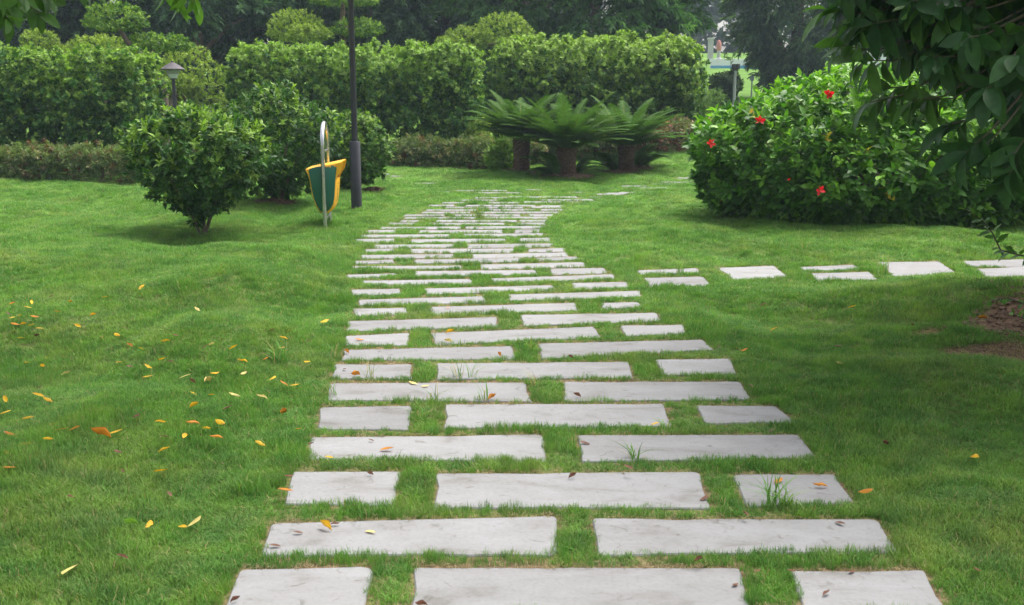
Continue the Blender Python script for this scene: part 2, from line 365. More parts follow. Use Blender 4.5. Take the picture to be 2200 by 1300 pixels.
def hz(x, y): return float(height(np.array([x]), np.array([y]))[0])

SOIL = [(3.50, 6.55, .52, .36), (4.1, 7.2, .7, .6), (2.75, 6.55, .10, .10), (2.95, 6.05, .32, .2), (3.35, 5.8, .5, .24), (-1.55, 6.1, .05, .03), (-1.3, 6.05, .09, .03)]
def soil_mask(x, y):
    m = np.zeros_like(x)
    for sx_, sy_, rx, ry in SOIL:
        r = np.sqrt(((x - sx_) / rx) ** 2 + ((y - sy_) / ry) ** 2) + .25 * np.sin(9 * x + 5 * y) * np.sin(7 * y - 4 * x)
        m = np.maximum(m, 1 - sstep(.75, 1.2, r))
    return m
def ground_mesh():
    gx = lambda a, b, n: list(np.geomspace(a, b, n)[1:])
    X = [-v for v in gx(9, 130, 22)][::-1] + list(np.arange(-9, 9.01, .1)) + gx(9, 130, 22)
    Y = list(np.linspace(-16, .9, 14)) + list(np.arange(1.0, 24.01, .1)) + gx(24, 170, 40)
    X = np.array(X); Y = np.array(Y); nx, ny = len(X), len(Y)
    gx_, gy_ = np.meshgrid(X, Y); x = gx_.ravel(); y = gy_.ravel()
    d = slab_dist(x, y); z = height(x, y, d) - .004
    i = (np.arange(ny - 1)[:, None] * nx + np.arange(nx - 1)[None]).ravel()
    f = np.stack([i, i + 1, i + nx + 1, i + nx], 1).ravel()
    me = mesh_np('lawn', np.stack([x, y, z], 1), f, np.full(len(i), 4), M['lawn'], smooth=True)
    near = sstep(16, 6, y) * .8
    s = np.maximum(np.maximum(soil_mask(x, y), sstep(.09, .0, d) * .9), near * .55)
    a = me.attributes.new('soil', 'FLOAT', 'POINT'); a.data.foreach_set('value', s.astype(np.float32))
    o = link('lawn', me); tag(o, 'gently uneven mown lawn on both sides of the slab path', kind='structure')
ground_mesh()

def slab_path(name, quads, label):
    root = empty(name); tag(root, label, kind='structure')
    for q in quads:
        c = q.mean(0); p = []
        for k in range(4):                               # corners knocked off a little
            a, b, d_ = q[k], q[(k - 1) % 4], q[(k + 1) % 4]
            e1 = norm((b - a)[None])[0]; e2 = norm((d_ - a)[None])[0]; r = .010 + random.random() ** 2 * .035
            p += [a + e1 * r, a + (e1 + e2) * r * .3, a + e2 * r]
            ln = np.linalg.norm(d_ - a); m_ = max(2, int(ln / .14)); nn_ = np.array([e2[1], -e2[0]]); sg = np.sign(np.dot(nn_, c - a))
            for t_ in range(1, m_):                       # edges worn back unevenly
                p.append(a + (d_ - a) * (t_ + random.uniform(-.25, .25)) / m_ + nn_ * sg * (random.random() ** 3 * .014 + random.uniform(-.002, .002)))
        p = np.array(p) - c
        mb = MB(); n = len(p); top = .003 + random.uniform(-.001, .002); tx, ty = random.uniform(-.002, .002), random.uniform(-.004, .004)
        cen = 0
        ring = lambda s, z: [(x * (1 - s / max(abs(x), .1)), y * (1 - s / max(abs(y), .1)), z + x * tx + y * ty) for x, y in p]
        v = ring(0, -.06) + ring(0, top - .006) + ring(.005, top)
        fs = [(l * n + k, l * n + (k + 1) % n, (l + 1) * n + (k + 1) % n, (l + 1) * n + k) for l in (0, 1) for k in range(n)]
        fs = [f[::-1] for f in fs] + [tuple(range(2 * n, 3 * n))[::-1]]
        mb.add(v, fs)
        zc_ = float(height(np.array([c[0]]), np.array([c[1]]), np.array([-.2]))[0])
        mb.build('slab', M['stone'], root, smooth=False, loc=(c[0], c[1], zc_))
    return root
slab_path('slab_path', main_q, 'winding garden path of long pale concrete slabs set in the turf')
slab_path('side_path', side_q, 'short branch path of square pale slabs leading off to the right')

# ------------------------------------------------------------------ grass (stuff, instanced tufts)
def tuft_mesh(name, nb, rad, h, wid, straw, m, lean=.5, seed=0):
    g = np.random.default_rng(seed); V = []; Fc = []; C = []
    for i in range(nb):
        a = g.uniform(0, 2 * math.pi); r = rad * math.sqrt(g.random()); bx, by = r * math.cos(a), r * math.sin(a)
        d = g.uniform(0, 2 * math.pi); L = h * g.uniform(.55, 1.15); ln = lean * g.uniform(.1, 1.3)
        dx, dy = math.cos(d), math.sin(d); fx, fy = -dy, dx; ww = wid * g.uniform(.7, 1.2)
        st = 1.0 if g.random() < straw else 0.0; rn = g.random(); b0 = len(V)
        for t, wf in ((0, .8), (.45, 1), (.8, .6)):
            o = ln * L * t * t; z = L * t * (1 - .25 * ln * t)
            for s in (-1, 1):
                V.append((bx + dx * o + fx * ww * wf * s / 2, by + dy * o + fy * ww * wf * s / 2, z)); C.append((t, rn, st))
        o = ln * L; V.append((bx + dx * o, by + dy * o, L * (1 - .3 * ln))); C.append((1, rn, st))
        Fc += [(b0, b0 + 1, b0 + 3, b0 + 2), (b0 + 2, b0 + 3, b0 + 5, b0 + 4), (b0 + 4, b0 + 5, b0 + 6)]
    return mesh_np(name, V, [i for f in Fc for i in f], [len(f) for f in Fc], m, cols=np.array(C))
def scatter(name, P, rot, scl, tufts, label):
    me = bpy.data.meshes.new(name); me.vertices.add(len(P)); me.vertices.foreach_set('co', P.astype(np.float32).ravel())
    for nm, arr in (('rot', rot), ('scl', scl)):
        a = me.attributes.new(nm, 'FLOAT_VECTOR', 'POINT'); a.data.foreach_set('vector', arr.astype(np.float32).ravel())
    o = link(name, me)
    g = bpy.data.node_groups.new(name, 'GeometryNodeTree')
    g.interface.new_socket('Geometry', in_out='INPUT', socket_type='NodeSocketGeometry'); g.interface.new_socket('Geometry', in_out='OUTPUT', socket_type='NodeSocketGeometry')
    gi = g.nodes.new('NodeGroupInput'); go = g.nodes.new('NodeGroupOutput')
    j = g.nodes.new('GeometryNodeJoinGeometry')
    for t in tufts:
        oi = g.nodes.new('GeometryNodeObjectInfo'); oi.inputs['Object'].default_value = t; oi.inputs['As Instance'].default_value = True
        g.links.new(oi.outputs['Geometry'], j.inputs[0])
    ip = g.nodes.new('GeometryNodeInstanceOnPoints'); ip.inputs['Pick Instance'].default_value = True
    rv = g.nodes.new('FunctionNodeRandomValue'); rv.data_type = 'INT'; rv.inputs[4].default_value = 0; rv.inputs[5].default_value = len(tufts) - 1
    an = []
    for nm in ('rot', 'scl'):
        x = g.nodes.new('GeometryNodeInputNamedAttribute'); x.data_type = 'FLOAT_VECTOR'; x.inputs['Name'].default_value = nm; an.append(x)
    g.links.new(gi.outputs[0], ip.inputs['Points']); g.links.new(j.outputs[0], ip.inputs['Instance'])
    g.links.new(rv.outputs[2], ip.inputs['Instance Index'])
    g.links.new(an[0].outputs[0], ip.inputs['Rotation']); g.links.new(an[1].outputs[0], ip.inputs['Scale'])
    g.links.new(ip.outputs[0], go.inputs[0])
    md = o.modifiers.new('scatter', 'NODES'); md.node_group = g
    tag(o, label, kind='stuff'); return o
def proto(name, me):
    return bpy.data.objects.new(name, me)               # a source for the scatter, not linked to the scene
BLK = [(-3.8, 12.5, .45), (3.8, 13.6, 1.1), (5.2, 14.2, 1.6)]
def sample_grass():
    bands = [(2.3, 3.6, 2100, .92), (3.6, 5, 1700, .95), (5, 7, 1200, 1.05), (7, 10, 800, 1.2), (10, 14, 430, 1.4), (14, 20, 210, 1.75), (20, 30, 85, 2.3)]
    out = []
    for y0, y1, den, sc_ in bands:
        hw = y1 * .5 + 1.1; n = int(den * 2 * hw * (y1 - y0))
        x = rng.uniform(-hw, hw, n); y = rng.uniform(y0, y1, n)
        keep = np.abs(x) < y * .5 + 1.1; x, y = x[keep], y[keep]
        d = slab_dist(x, y)
        edge = -.002 + .010 * np.maximum(0, np.sin(x * 5.1 + y * 3.3) * np.sin(y * 6.7 - x * 2.9)) + .005 * np.sin(x * 23 + y * 11) * np.sin(y * 31 - x * 7)
        dk = slab_dist(x, y - .016)                    # turf leans over the near edge of each slab and stops short of its far edge
        keep = (dk > .002 + edge) & (rng.random(len(x)) > soil_mask(x, y) * 1.02)
        x, y, d = x[keep], y[keep], d[keep]
        z = height(x, y, d)
        hn = .5 + .5 * np.clip(bumps(x * 1.9 + 4, y * 1.9) * .8 + .5 * bumps(x * 4.3, y * 4.3 + 2), -1, 1)
        hn = np.clip(hn + .35 * bumps(x * 6.1 + 9, y * 6.1), 0, 1.15); tall = (.5 + .85 * hn) * np.where(d < .25, .92 + .15 * sstep(7, 11, y), 1.0)
        # near the slabs' far edge the turf is trodden; long clumps hang over the path's left edge
        for cx, cy_, rr, hh in CLUMPS: tall = tall + hh * np.exp(-((x - cx) ** 2 + (y - cy_) ** 2) / rr ** 2)
        far = np.clip(1 - (y - 16) / 40, .7, 1) * np.where(d < .4, 1 - .08 * sstep(10.5, 14, y), 1.0)
        fx_ = np.where(d < .045, .52, 1.0) * sc_
        s = np.stack([fx_, fx_, tall * (1 + (sc_ - 1) * .25) * far], 1) * rng.uniform(.85, 1.2, (len(x), 1))
        r = np.stack([rng.normal(0, .14, len(x)), rng.normal(0, .14, len(x)), rng.uniform(0, 6.28, len(x))], 1)
        out.append((np.stack([x, y, z - .004], 1), r, s))
    return [np.concatenate([o[i] for o in out]) for i in range(3)]
CLUMPS = []
for px, py, rr, hh in ((735,648,.13,1.3),(700,668,.12,1.2),(740,700,.1,.8),(560,1050,.12,1.1),(600,965,.10,.8),(1440,615,.14,.8),(745,612,.14,1.0),(780,590,.12,.8),(650,990,.08,.6),
                       (1530,990,.07,.7),(1380,800,.08,.6),(910,728,.08,.7),(2020,660,.25,1.4),(2080,640,.25,1.4),(2150,625,.25,1.2),(705,490,.22,1.5),(200,940,.2,.8),(60,1050,.15,.9),(1210,1170,.07,.4)):
    g_ = ground(px, py); CLUMPS.append((g_[0], g_[1], rr, hh))
tufts = [proto('grass_tuft', tuft_mesh('grass_tuft', 28, .042, .036, .0026, .05, M['grass'], .85, s)) for s in range(5)]
P, r_, s_ = sample_grass()
scatter('grass', P, r_, s_, tufts, 'short dense green turf growing between and around the slabs')
print('grass tufts', len(P))
def sample_dry():
    xs = []; 
    for (sx_, sy_, rx, ry), n in zip(SOIL, (240, 300, 90, 420, 800, 25, 25)):
        xs.append(np.stack([rng.normal(sx_, rx * .75, n), rng.normal(sy_, ry * .85, n)], 1))
    # straw at the slabs' far edges
    for q in ALLQ:
        if q[:, 1].min() > 11: continue
        L = np.linalg.norm(q[1] - q[0]); n = int(L * 48)
        t = rng.random(n)[:, None]; xs.append(q[0] + (q[1] - q[0]) * t + rng.normal(0, .007, (n, 2)) + np.array([0, .008]))
    xy = np.concatenate(xs); x, y = xy[:, 0], xy[:, 1]; d = slab_dist(x, y); k = d > -.012; x, y, d = x[k], y[k], d[k]
    n = len(x); z = height(x, y, d)
    s = rng.uniform(.5, .95, (n, 1)) * np.array([[1, 1, .55]]); r = np.stack([rng.normal(0, .3, n), rng.normal(0, .3, n), rng.uniform(0, 6.28, n)], 1)
    return np.stack([x, y, z], 1), r, s
dry = [proto('dry_tuft', tuft_mesh('dry_tuft', 16, .03, .03, .0026, .5, M['dry_grass'], 1.6, 50 + s)) for s in range(3)]
scatter('dry_grass', *sample_dry(), dry, 'dead straw-coloured grass in bare patches and along slab edges')

# ------------------------------------------------------------------ foliage machinery
def template(kind):
    if kind == 'kite':
        V = [(0, 0, 0), (.42, .5, .10), (.42, -.5, .10), (1, 0, -.05)]; Fs = [(0, 3, 1), (0, 2, 3)]
    else:
        if kind == 'oval': us, ws = [0, .28, .64, 1], [.05, .47, .40, 0]
        elif kind == 'big': us, ws = [0, .08, .25, .48, .70, .88, 1], [.03, .12, .38, .5, .44, .24, 0]
        elif kind == 'fallen': us, ws = [0, .12, .35, .6, .82, 1], [.03, .26, .5, .47, .28, 0]
        bend = {'oval': -.18, 'big': -.30, 'fallen': .22}[kind]; fold = {'oval': .16, 'big': .14, 'fallen': .22}[kind]
        V = []; Fs = []
        for i, (u, w_) in enumerate(zip(us, ws)):
            zc = bend * u * u
            if i in (0, len(us) - 1): V.append((u, 0, zc))
            else: V += [(u, w_, zc + fold * w_), (u, 0, zc), (u, -w_, zc + fold * w_)]
        n = len(us)
        Fs += [(0, 2, 1), (0, 3, 2)]
        for i in range(1, n - 2):
            a = 1 + (i - 1) * 3; b = a + 3
            Fs += [(a, a + 1, b + 1, b), (a + 1, a + 2, b + 2, b + 1)]
        a = 1 + (n - 3) * 3; t = a + 3
        Fs += [(a, a + 1, t), (a + 1, a + 2, t)]
    return np.array(V, float), Fs
TPL = {k: template(k) for k in ('kite', 'oval', 'big', 'fallen')}
class Leaves:
    def __init__(s): s.P = []; s.D = []; s.N = []; s.L = []; s.W = []; s.C = []
    def add(s, P, D, Nn, L, W, C):
        s.P.append(P); s.D.append(D); s.N.append(Nn); s.L.append(L); s.W.append(W); s.C.append(C)
    def cat(s):
        P, D, Nn, L, W, C = [np.concatenate(x) for x in (s.P, s.D, s.N, s.L, s.W, s.C)]
        D = norm(D); B = norm(np.cross(Nn, D)); Nn = np.cross(D, B)
        return P, D, B, Nn, L, W, C
def leaves_mesh(name, data, m, kind, sel=None):
    P, D, B, Nn, L, W, C = data
    if sel is not None: P, D, B, Nn, L, W, C = [a[sel] for a in (P, D, B, Nn, L, W, C)]
    T, Fs = TPL[kind]; n = len(P); k = len(T)
    V = P[:, None] + L[:, None, None] * (T[None, :, 0:1] * D[:, None] + T[None, :, 2:3] * Nn[:, None]) + W[:, None, None] * T[None, :, 1:2] * B[:, None]
    base = (np.arange(n) * k)[:, None]
    flat = np.array([i for f in Fs for i in f]); ff = (base + flat[None]).ravel()
    return mesh_np(name, V.reshape(-1, 3), ff, np.tile([len(f) for f in Fs], n), m, cols=np.repeat(C, k, 0))
def rosettes(Lv, C, A, k, L, W, stem, open_=(35, 80), col=None, grav=0.0, jit=.25, lvar=.25):
    """k leaves round the end of each shoot (centre C, axis A)"""
    n = len(C); A = norm(A)
    ref = norm(np.cross(A, rng.normal(size=(n, 3)))); b = np.cross(A, ref)
    ph0 = rng.uniform(0, 6.28, n)
    for i in range(k):
        ph = ph0 + i * 2.4 + rng.normal(0, .3, n); th = np.radians(rng.uniform(*open_, n)) * (.6 + .4 * (i + 1) / k)
        side = ref * np.cos(ph)[:, None] + b * np.sin(ph)[:, None]
        D = A * np.cos(th)[:, None] + side * np.sin(th)[:, None] + rng.normal(0, jit, (n, 3)); D[:, 2] -= grav
        D = norm(D)
        P = C - A * (stem * i / k)[:, None] if hasattr(stem, '__len__') else C - A * (stem * i / k)
        Nn = A + rng.normal(0, .25, (n, 3)) + np.array([0, 0, .35])
        ll = L * rng.uniform(1 - lvar, 1 + lvar, n)
        Lv.add(P, D, Nn, ll, ll * (W / L) * rng.uniform(.85, 1.15, n), col * (1 + rng.normal(0, .13, (n, 1))).clip(.6, 1.5))
def palette(n, cols, wts):
    c = np.array(cols); i = rng.choice(len(c), n, p=np.array(wts) / sum(wts)); return c[i] * rng.uniform(.85, 1.15, (n, 1))
def visible_pick(data, limit=300, cell=14):
    """the leaves that show largest from the path: nearest one of each small patch of view"""
    P, D, B, Nn, L, W, C = data
    mid = P + D * L[:, None] * .5; px, py, zc = project(mid)
    inside = np.nonzero((px > 0) & (px < 2200) & (py > 0) & (py < 1300) & (zc > .5))[0]
    key = (px[inside] // cell).astype(int) * 1000 + (py[inside] // cell).astype(int)
    o = np.argsort(zc[inside]); idx = inside[o]; key = key[o]
    _, first = np.unique(key, return_index=True); idx = idx[first]
    view = norm(mid[idx] - np.array([0, 0, HCAM])); face = np.abs((Nn[idx] * view).sum(1)) + .25
    area = L[idx] * W[idx] / zc[idx] ** 2 * face
    return idx[np.argsort(-area)[:limit]]
def leaf_parts(root, data, idx, m, kind, name='leaf', nvar=12):
    P, D, B, Nn, L, W, C = data; T, Fs = TPL[kind]; base = np.array(root.location)
    # a handful of shared meshes that differ in width and tint
    lum = C[idx].sum(1); order = np.argsort(lum); groups = np.array_split(order, nvar)
    for gidx in groups:
        if not len(gidx): continue
        ii = idx[gidx]; c = C[ii].mean(0); wr = (W[ii] / L[ii]).mean()
        V = T * np.array([1, wr, 1]); me = mesh_np(name, V, [i for f in Fs for i in f], [len(f) for f in Fs], m, cols=np.repeat(c[None], len(T), 0))
        for i in ii:
            o = bpy.data.objects.new(name, me); COL.objects.link(o); o.parent = root
            Mx = Matrix(((D[i][0], B[i][0], Nn[i][0]), (D[i][1], B[i][1], Nn[i][1]), (D[i][2], B[i][2], Nn[i][2]))).to_4x4()
            o.matrix_basis = Matrix.Translation(Vector(P[i] - base)) @ Mx @ Matrix.Scale(float(L[i]), 4)
def finish(root, Lv, m, kind, parts=0, name='foliage', cell=14, shift=True):
    data = Lv.cat(); n = len(data[0]); sel = np.ones(n, bool)
    if parts:
        idx = visible_pick(data, parts, cell); sel[idx] = False; leaf_parts(root, data, idx, m, kind)
    d2 = list(data); d2[0] = data[0] - np.array(root.location)
    o = link(name, leaves_mesh(name, d2, m, kind, sel), root); o['kind'] = 'stuff'
    return data
def unit(n):
    return norm(rng.normal(size=(n, 3)))

# ------------------------------------------------------------------ clipped hedges
def hedge(x0, x1, y0, y1, h, pal, wts, name, label, cat, group, dens=74, L=.072, W=.047, k=10, round_=.25, lump=.09, tops=True, depth=.55, kind='kite', rough_top=.11, slope=0.0, shoots=34, clus=True):
    cx, cy_ = (x0 + x1) / 2, (y0 + y1) / 2; zb = hz(cx, y0)
    root = empty(name, (cx, cy_, zb)); tag(root, label, cat, group)
    lx, ly = x1 - x0, y1 - y0
    areas = np.array([lx * h, lx * h, ly * h, ly * h, lx * ly]); cnt = (areas * dens).astype(int); cnt[1] = int(cnt[1] * .5)
    Cs = []; As = []
    for f, n in enumerate(cnt):
        u, v = rng.random(n), rng.random(n)
        if f < 2: p = np.stack([x0 + lx * u, np.full(n, y0 if f == 0 else y1), h * v], 1); nn = np.array([0, -1 if f == 0 else 1, 0])
        elif f < 4: p = np.stack([np.full(n, x0 if f == 2 else x1), y0 + ly * u, h * v], 1); nn = np.array([-1 if f == 2 else 1, 0, 0])
        else: p = np.stack([x0 + lx * u, y0 + ly * v, np.full(n, h)], 1); nn = np.array([0, 0, 1])
        nn = np.repeat(nn[None].astype(float), n, 0)
        # round the box over: pull points onto a rounded box
        c = np.stack([np.clip(p[:, 0], x0 + round_, x1 - round_), np.clip(p[:, 1], y0 + min(round_, ly / 2.2), y1 - min(round_, ly / 2.2)), np.clip(p[:, 2], -1, h - round_)], 1)
        d = p - c; dist = np.linalg.norm(d, axis=1, keepdims=True); d = d / np.maximum(dist, 1e-6)
        p = c + d * np.minimum(dist, round_); nn = norm(d + nn * .2)
        q = p * 1.0
        lm = np.sin(q[:, 0] * 3.1 + q[:, 2] * 2.3 + cx) * np.sin(q[:, 2] * 4.1 - q[:, 0] * 1.7 + q[:, 1] * 3) + .7 * np.sin(q[:, 0] * 7.3 + 1 + q[:, 1] * 5) * np.sin(q[:, 2] * 8.1 + cx)
        if clus:
            # leafy clumps stand proud of a deeper, darker layer
            nc = max(1, int(n * .26)); ci = rng.integers(0, n, nc); off = rng.uniform(-.10, .17, nc); pk = rng.integers(4, 9, nc)
            base_ = p[ci] + nn[ci] * (lump * lm[ci] + off)[:, None]
            rp = np.repeat(np.arange(nc), pk); u_ = unit(len(rp)) * rng.uniform(.03, .115, (len(rp), 1))
            q2 = base_[rp] + u_; a2 = nn[ci][rp] * .8 + u_ * 9 + np.array([0, 0, .6]); q2[:, 2] += slope * (q2[:, 0] - cx)
            Cs.append(q2); As.append(a2)
            inw = .16 + depth * rng.random(n)
        else: inw = depth * rng.random(n) ** 1.8
        p = p + nn * (lump * lm - inw)[:, None]
        p[:, 2] += slope * (p[:, 0] - cx)
        Cs.append(p); As.append(nn + np.array([0, 0, .55]) + rng.normal(0, .4, (n, 3)))
    # loose shoots standing up from the top
    n = int(lx * shoots); p = np.stack([rng.uniform(x0 + .1, x1 - .1, n), rng.uniform(y0 + .05, y1 - .05, n), np.zeros(n)], 1)
    p[:, 2] = h + rough_top * rng.random(n) ** 1.5 * (1 + np.sin(p[:, 0] * 5.3) * .6) + slope * (p[:, 0] - cx)
    ed = np.minimum(np.minimum(p[:, 0] - x0, x1 - p[:, 0]) / round_, np.minimum(p[:, 1] - y0, y1 - p[:, 1]) / round_).clip(0, 1); p[:, 2] -= round_ * (1 - np.sqrt(1 - (1 - ed) ** 2)) * .9
    Cs.append(p); As.append(np.array([0, 0, 1.0]) + rng.normal(0, .4, (n, 3)))
    n = int(lx * ly * h * (62 if clus else 40)); p = np.stack([rng.uniform(x0 + .15, x1 - .15, n), rng.uniform(y0 + .15, y1 - .15, n), rng.uniform(.05, h - .15, n)], 1); p[:, 2] += slope * (p[:, 0] - cx)
    n_in = n; Cs.append(p); As.append(unit(n))
    C = np.concatenate(Cs); A = np.concatenate(As); C[:, 2] = np.maximum(C[:, 2], .04) + zb
    # young pale shoots, commoner upward; also paint the hedge top's light into leaf colour
    t = ((C[:, 2] - zb) / h).clip(0, 1); col = palette(len(C), pal[:-1], wts[:-1]); pale_top = rng.random(len(C)) < wts[-1] * (.12 + 1.5 * t ** 2.2)
    col[pale_top] = np.array(pal[-1]) * rng.uniform(.85, 1.15, (int(pale_top.sum()), 1))
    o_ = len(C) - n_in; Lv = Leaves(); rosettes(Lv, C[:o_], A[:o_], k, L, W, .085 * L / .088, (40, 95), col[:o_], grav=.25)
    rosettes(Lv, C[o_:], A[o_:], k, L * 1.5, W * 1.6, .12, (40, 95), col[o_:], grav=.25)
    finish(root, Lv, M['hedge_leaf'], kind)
    mb = MB()                                              # woody stems inside
    for i in range(max(3, int(lx * 1.2))):
        sx_ = random.uniform(x0 + .3, x1 - .3) - cx; sy_ = random.uniform(-.15, .15) * ly
        mb.tube([(sx_, sy_, -.1), (sx_ + random.uniform(-.1, .1), sy_, h * .45), (sx_ + random.uniform(-.3, .3), sy_, h * .85)], [.035, .025, .01], 6)
    o = mb.build('stems', M['bark'], root); o.name = 'stem_cluster'; o['kind'] = 'stuff'
    return root
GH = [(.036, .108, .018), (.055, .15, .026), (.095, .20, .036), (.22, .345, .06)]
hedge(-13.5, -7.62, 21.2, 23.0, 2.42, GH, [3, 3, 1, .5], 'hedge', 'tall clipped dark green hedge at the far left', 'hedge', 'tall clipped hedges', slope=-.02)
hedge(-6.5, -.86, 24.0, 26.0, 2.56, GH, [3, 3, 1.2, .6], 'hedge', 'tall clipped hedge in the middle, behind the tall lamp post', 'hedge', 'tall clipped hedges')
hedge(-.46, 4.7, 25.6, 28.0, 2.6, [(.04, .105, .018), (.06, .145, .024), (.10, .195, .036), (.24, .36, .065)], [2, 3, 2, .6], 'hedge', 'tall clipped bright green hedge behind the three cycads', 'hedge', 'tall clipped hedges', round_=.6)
GL = [(.075, .12, .035), (.115, .155, .055), (.17, .09, .055), (.28, .26, .12), (.14, .20, .06)]
hedge(-13.2, -7.0, 19.35, 20.5, .62, GL, [3, 3, 1.0, .8, .25], 'low_hedge', 'knee-high brownish green hedge below the far left hedge', 'hedge', 'low border hedges', dens=150, L=.085, W=.026, k=9, clus=False, round_=.2, depth=.25, lump=.05, rough_top=.12, shoots=70)
hedge(-2.75, .75, 22.6, 23.7, .62, GL, [3, 3, 1.0, .8, .25], 'low_hedge', 'knee-high mottled hedge between lamp post and left cycad', 'hedge', 'low border hedges', dens=150, L=.085, W=.026, k=9, clus=False, round_=.25, depth=.25, lump=.06, rough_top=.12, shoots=70)
hedge(.85, 2.75, 23.8, 24.9, .62, GL, [3, 3, 1.0, .8, .25], 'low_hedge', 'short stretch of low mottled hedge directly behind the cycads', 'hedge', 'low border hedges', dens=150, L=.085, W=.026, k=9, clus=False, round_=.25, depth=.25, lump=.06, rough_top=.12, shoots=70)
GR = [(.11, .11, .05), (.15, .14, .065), (.22, .10, .065), (.32, .25, .13), (.15, .19, .065)]
hedge(1.95, 6.4, 24.2, 25.3, .62, GR, [2, 2, 2.2, 1.4, .2], 'low_hedge', 'low reddish brown hedge right of the cycads', 'hedge', 'low border hedges', dens=130, L=.085, W=.03, k=9, clus=False, round_=.25, depth=.25, lump=.08, rough_top=.14, slope=.06, shoots=60)

# ------------------------------------------------------------------ shrubs
def body_points(n, cx, cy_, zb, rx, ry, z0, z1, fat=.55, lump=.08, depth=.35, seed=0.0, low=0.0, taper=0.0):
    """points in the outer shell of a rounded shrub body; widest at height fraction 'fat'"""
    d = unit(n); d[:, 2] = np.where(d[:, 2] < 0, d[:, 2], d[:, 2])
    lm = np.sin(d[:, 0] * 5 + seed) * np.sin(d[:, 2] * 6 + seed * 2) + .6 * np.sin(d[:, 1] * 9 + seed) * np.sin(d[:, 0] * 8 - d[:, 2] * 7)
    r = (1 + lump * lm) * (1 - depth * rng.random(n) ** 1.7)
    zc = z0 + (z1 - z0) * fat
    z = np.where(d[:, 2] > 0, zc + d[:, 2] * r * (z1 - zc), zc + d[:, 2] * r * (zc - z0))
    tp_ = np.where(d[:, 2] < 0, 1 - taper * d[:, 2] ** 2, 1); p = np.stack([cx + d[:, 0] * r * rx * tp_, cy_ + d[:, 1] * r * ry * tp_, zb + np.maximum(z, low)], 1)
    return p, d
def stems(root, n, spread, h, r0, name='stem', m=None, zl=-.03):
    for i in range(n):
        a = 2 * math.pi * i / n + random.uniform(-.4, .4); s = spread * random.uniform(.5, 1)
        mb = MB(); q = [(math.cos(a) * .025, math.sin(a) * .025, zl)]
        for t in (.25, .55, 1): q.append((math.cos(a) * (.05 + s * t ** 1.3) + random.uniform(-.02, .02), math.sin(a) * (.05 + s * t ** 1.3) + random.uniform(-.02, .02), h * t))
        mb.tube(q, [r0, r0 * .85, r0 * .6, r0 * .25], 7)
        mb.build(name, m or M['bark'], root)
def shrub(name, label, px, py, Y, rx, ry, z0, z1, n, k, L, W, pal, wts, m, kind='oval', parts=0, fat=.55, lump=.08, depth=.4, group=None, cat='shrub', up=.55, stem_n=5, cell=14, young=0., grav=.0, open_=(30, 75), cxoff=0.0, jit=.25, taper=0.0, sr=.03):
    X = (px - 1100) / F * Y; zb = hz(X, Y)
    root = empty(name, (X, Y, zb)); tag(root, label, cat, group)
    p, d = body_points(n, X + cxoff, Y, zb, rx, ry, z0, z1, fat, lump, depth, seed=px * .013, taper=taper)
    A = d + np.array([0, 0, up]) + rng.normal(0, .3, (n, 3))
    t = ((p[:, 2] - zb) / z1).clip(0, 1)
    col = palette(n, pal[:-1], wts)
    if name == 'hibiscus_bush': yl = rng.random(n) < .006; col[yl] = (.55, .40, .03)
    pale_top = rng.random(n) < young * (.2 + 1.4 * t ** 2); col[pale_top] = np.array(pal[-1]) * rng.uniform(.85, 1.15, (int(pale_top.sum()), 1))  # young leaves, commoner upward, also lighten the shrub's lit top by colour
    Lv = Leaves(); rosettes(Lv, p, A, k, L, W, L * .9, open_, col, grav=grav, jit=jit)
    finish(root, Lv, m, kind, parts, cell=cell)
    if stem_n: stems(root, stem_n, rx * .6, z0 + (z1 - z0) * .55, sr)
    return root
GB = [(.030, .085, .018), (.042, .11, .020), (.06, .14, .025), (.18, .29, .05)]
shrub('shrub', 'rounded green shrub nearest the viewer on the left lawn', 432, 497, 12.25, .88, .82, .17, 1.48, 1300, 9, .078, .034, GB, [3, 3, 1], M['bush_leaf'], parts=300, fat=.60, taper=.68, sr=.016, lump=.12, group='rounded shrubs on the left lawn', young=.38, stem_n=6, cell=12)
shrub('shrub', 'larger rounded shrub behind the front one, left of the bin', 597, 445, 15.3, .98, .9, .05, 1.70, 1300, 9, .080, .035, GB, [3, 3, 1], M['bush_leaf'], parts=300, fat=.55, taper=.3, lump=.12, group='rounded shrubs on the left lawn', young=.3, stem_n=6, cell=12)
shrub('shrub', 'smallest bright shrub behind the lamp post sleeve', 765, 412, 17.6, .64, .6, .06, 1.38, 850, 9, .080, .036, [(.045, .11, .02), (.06, .14, .025), (.09, .18, .03), (.2, .3, .06)], [2, 3, 2], M['bush_leaf'], parts=200, fat=.5, group='rounded shrubs on the left lawn', young=.35, stem_n=5, cell=12)
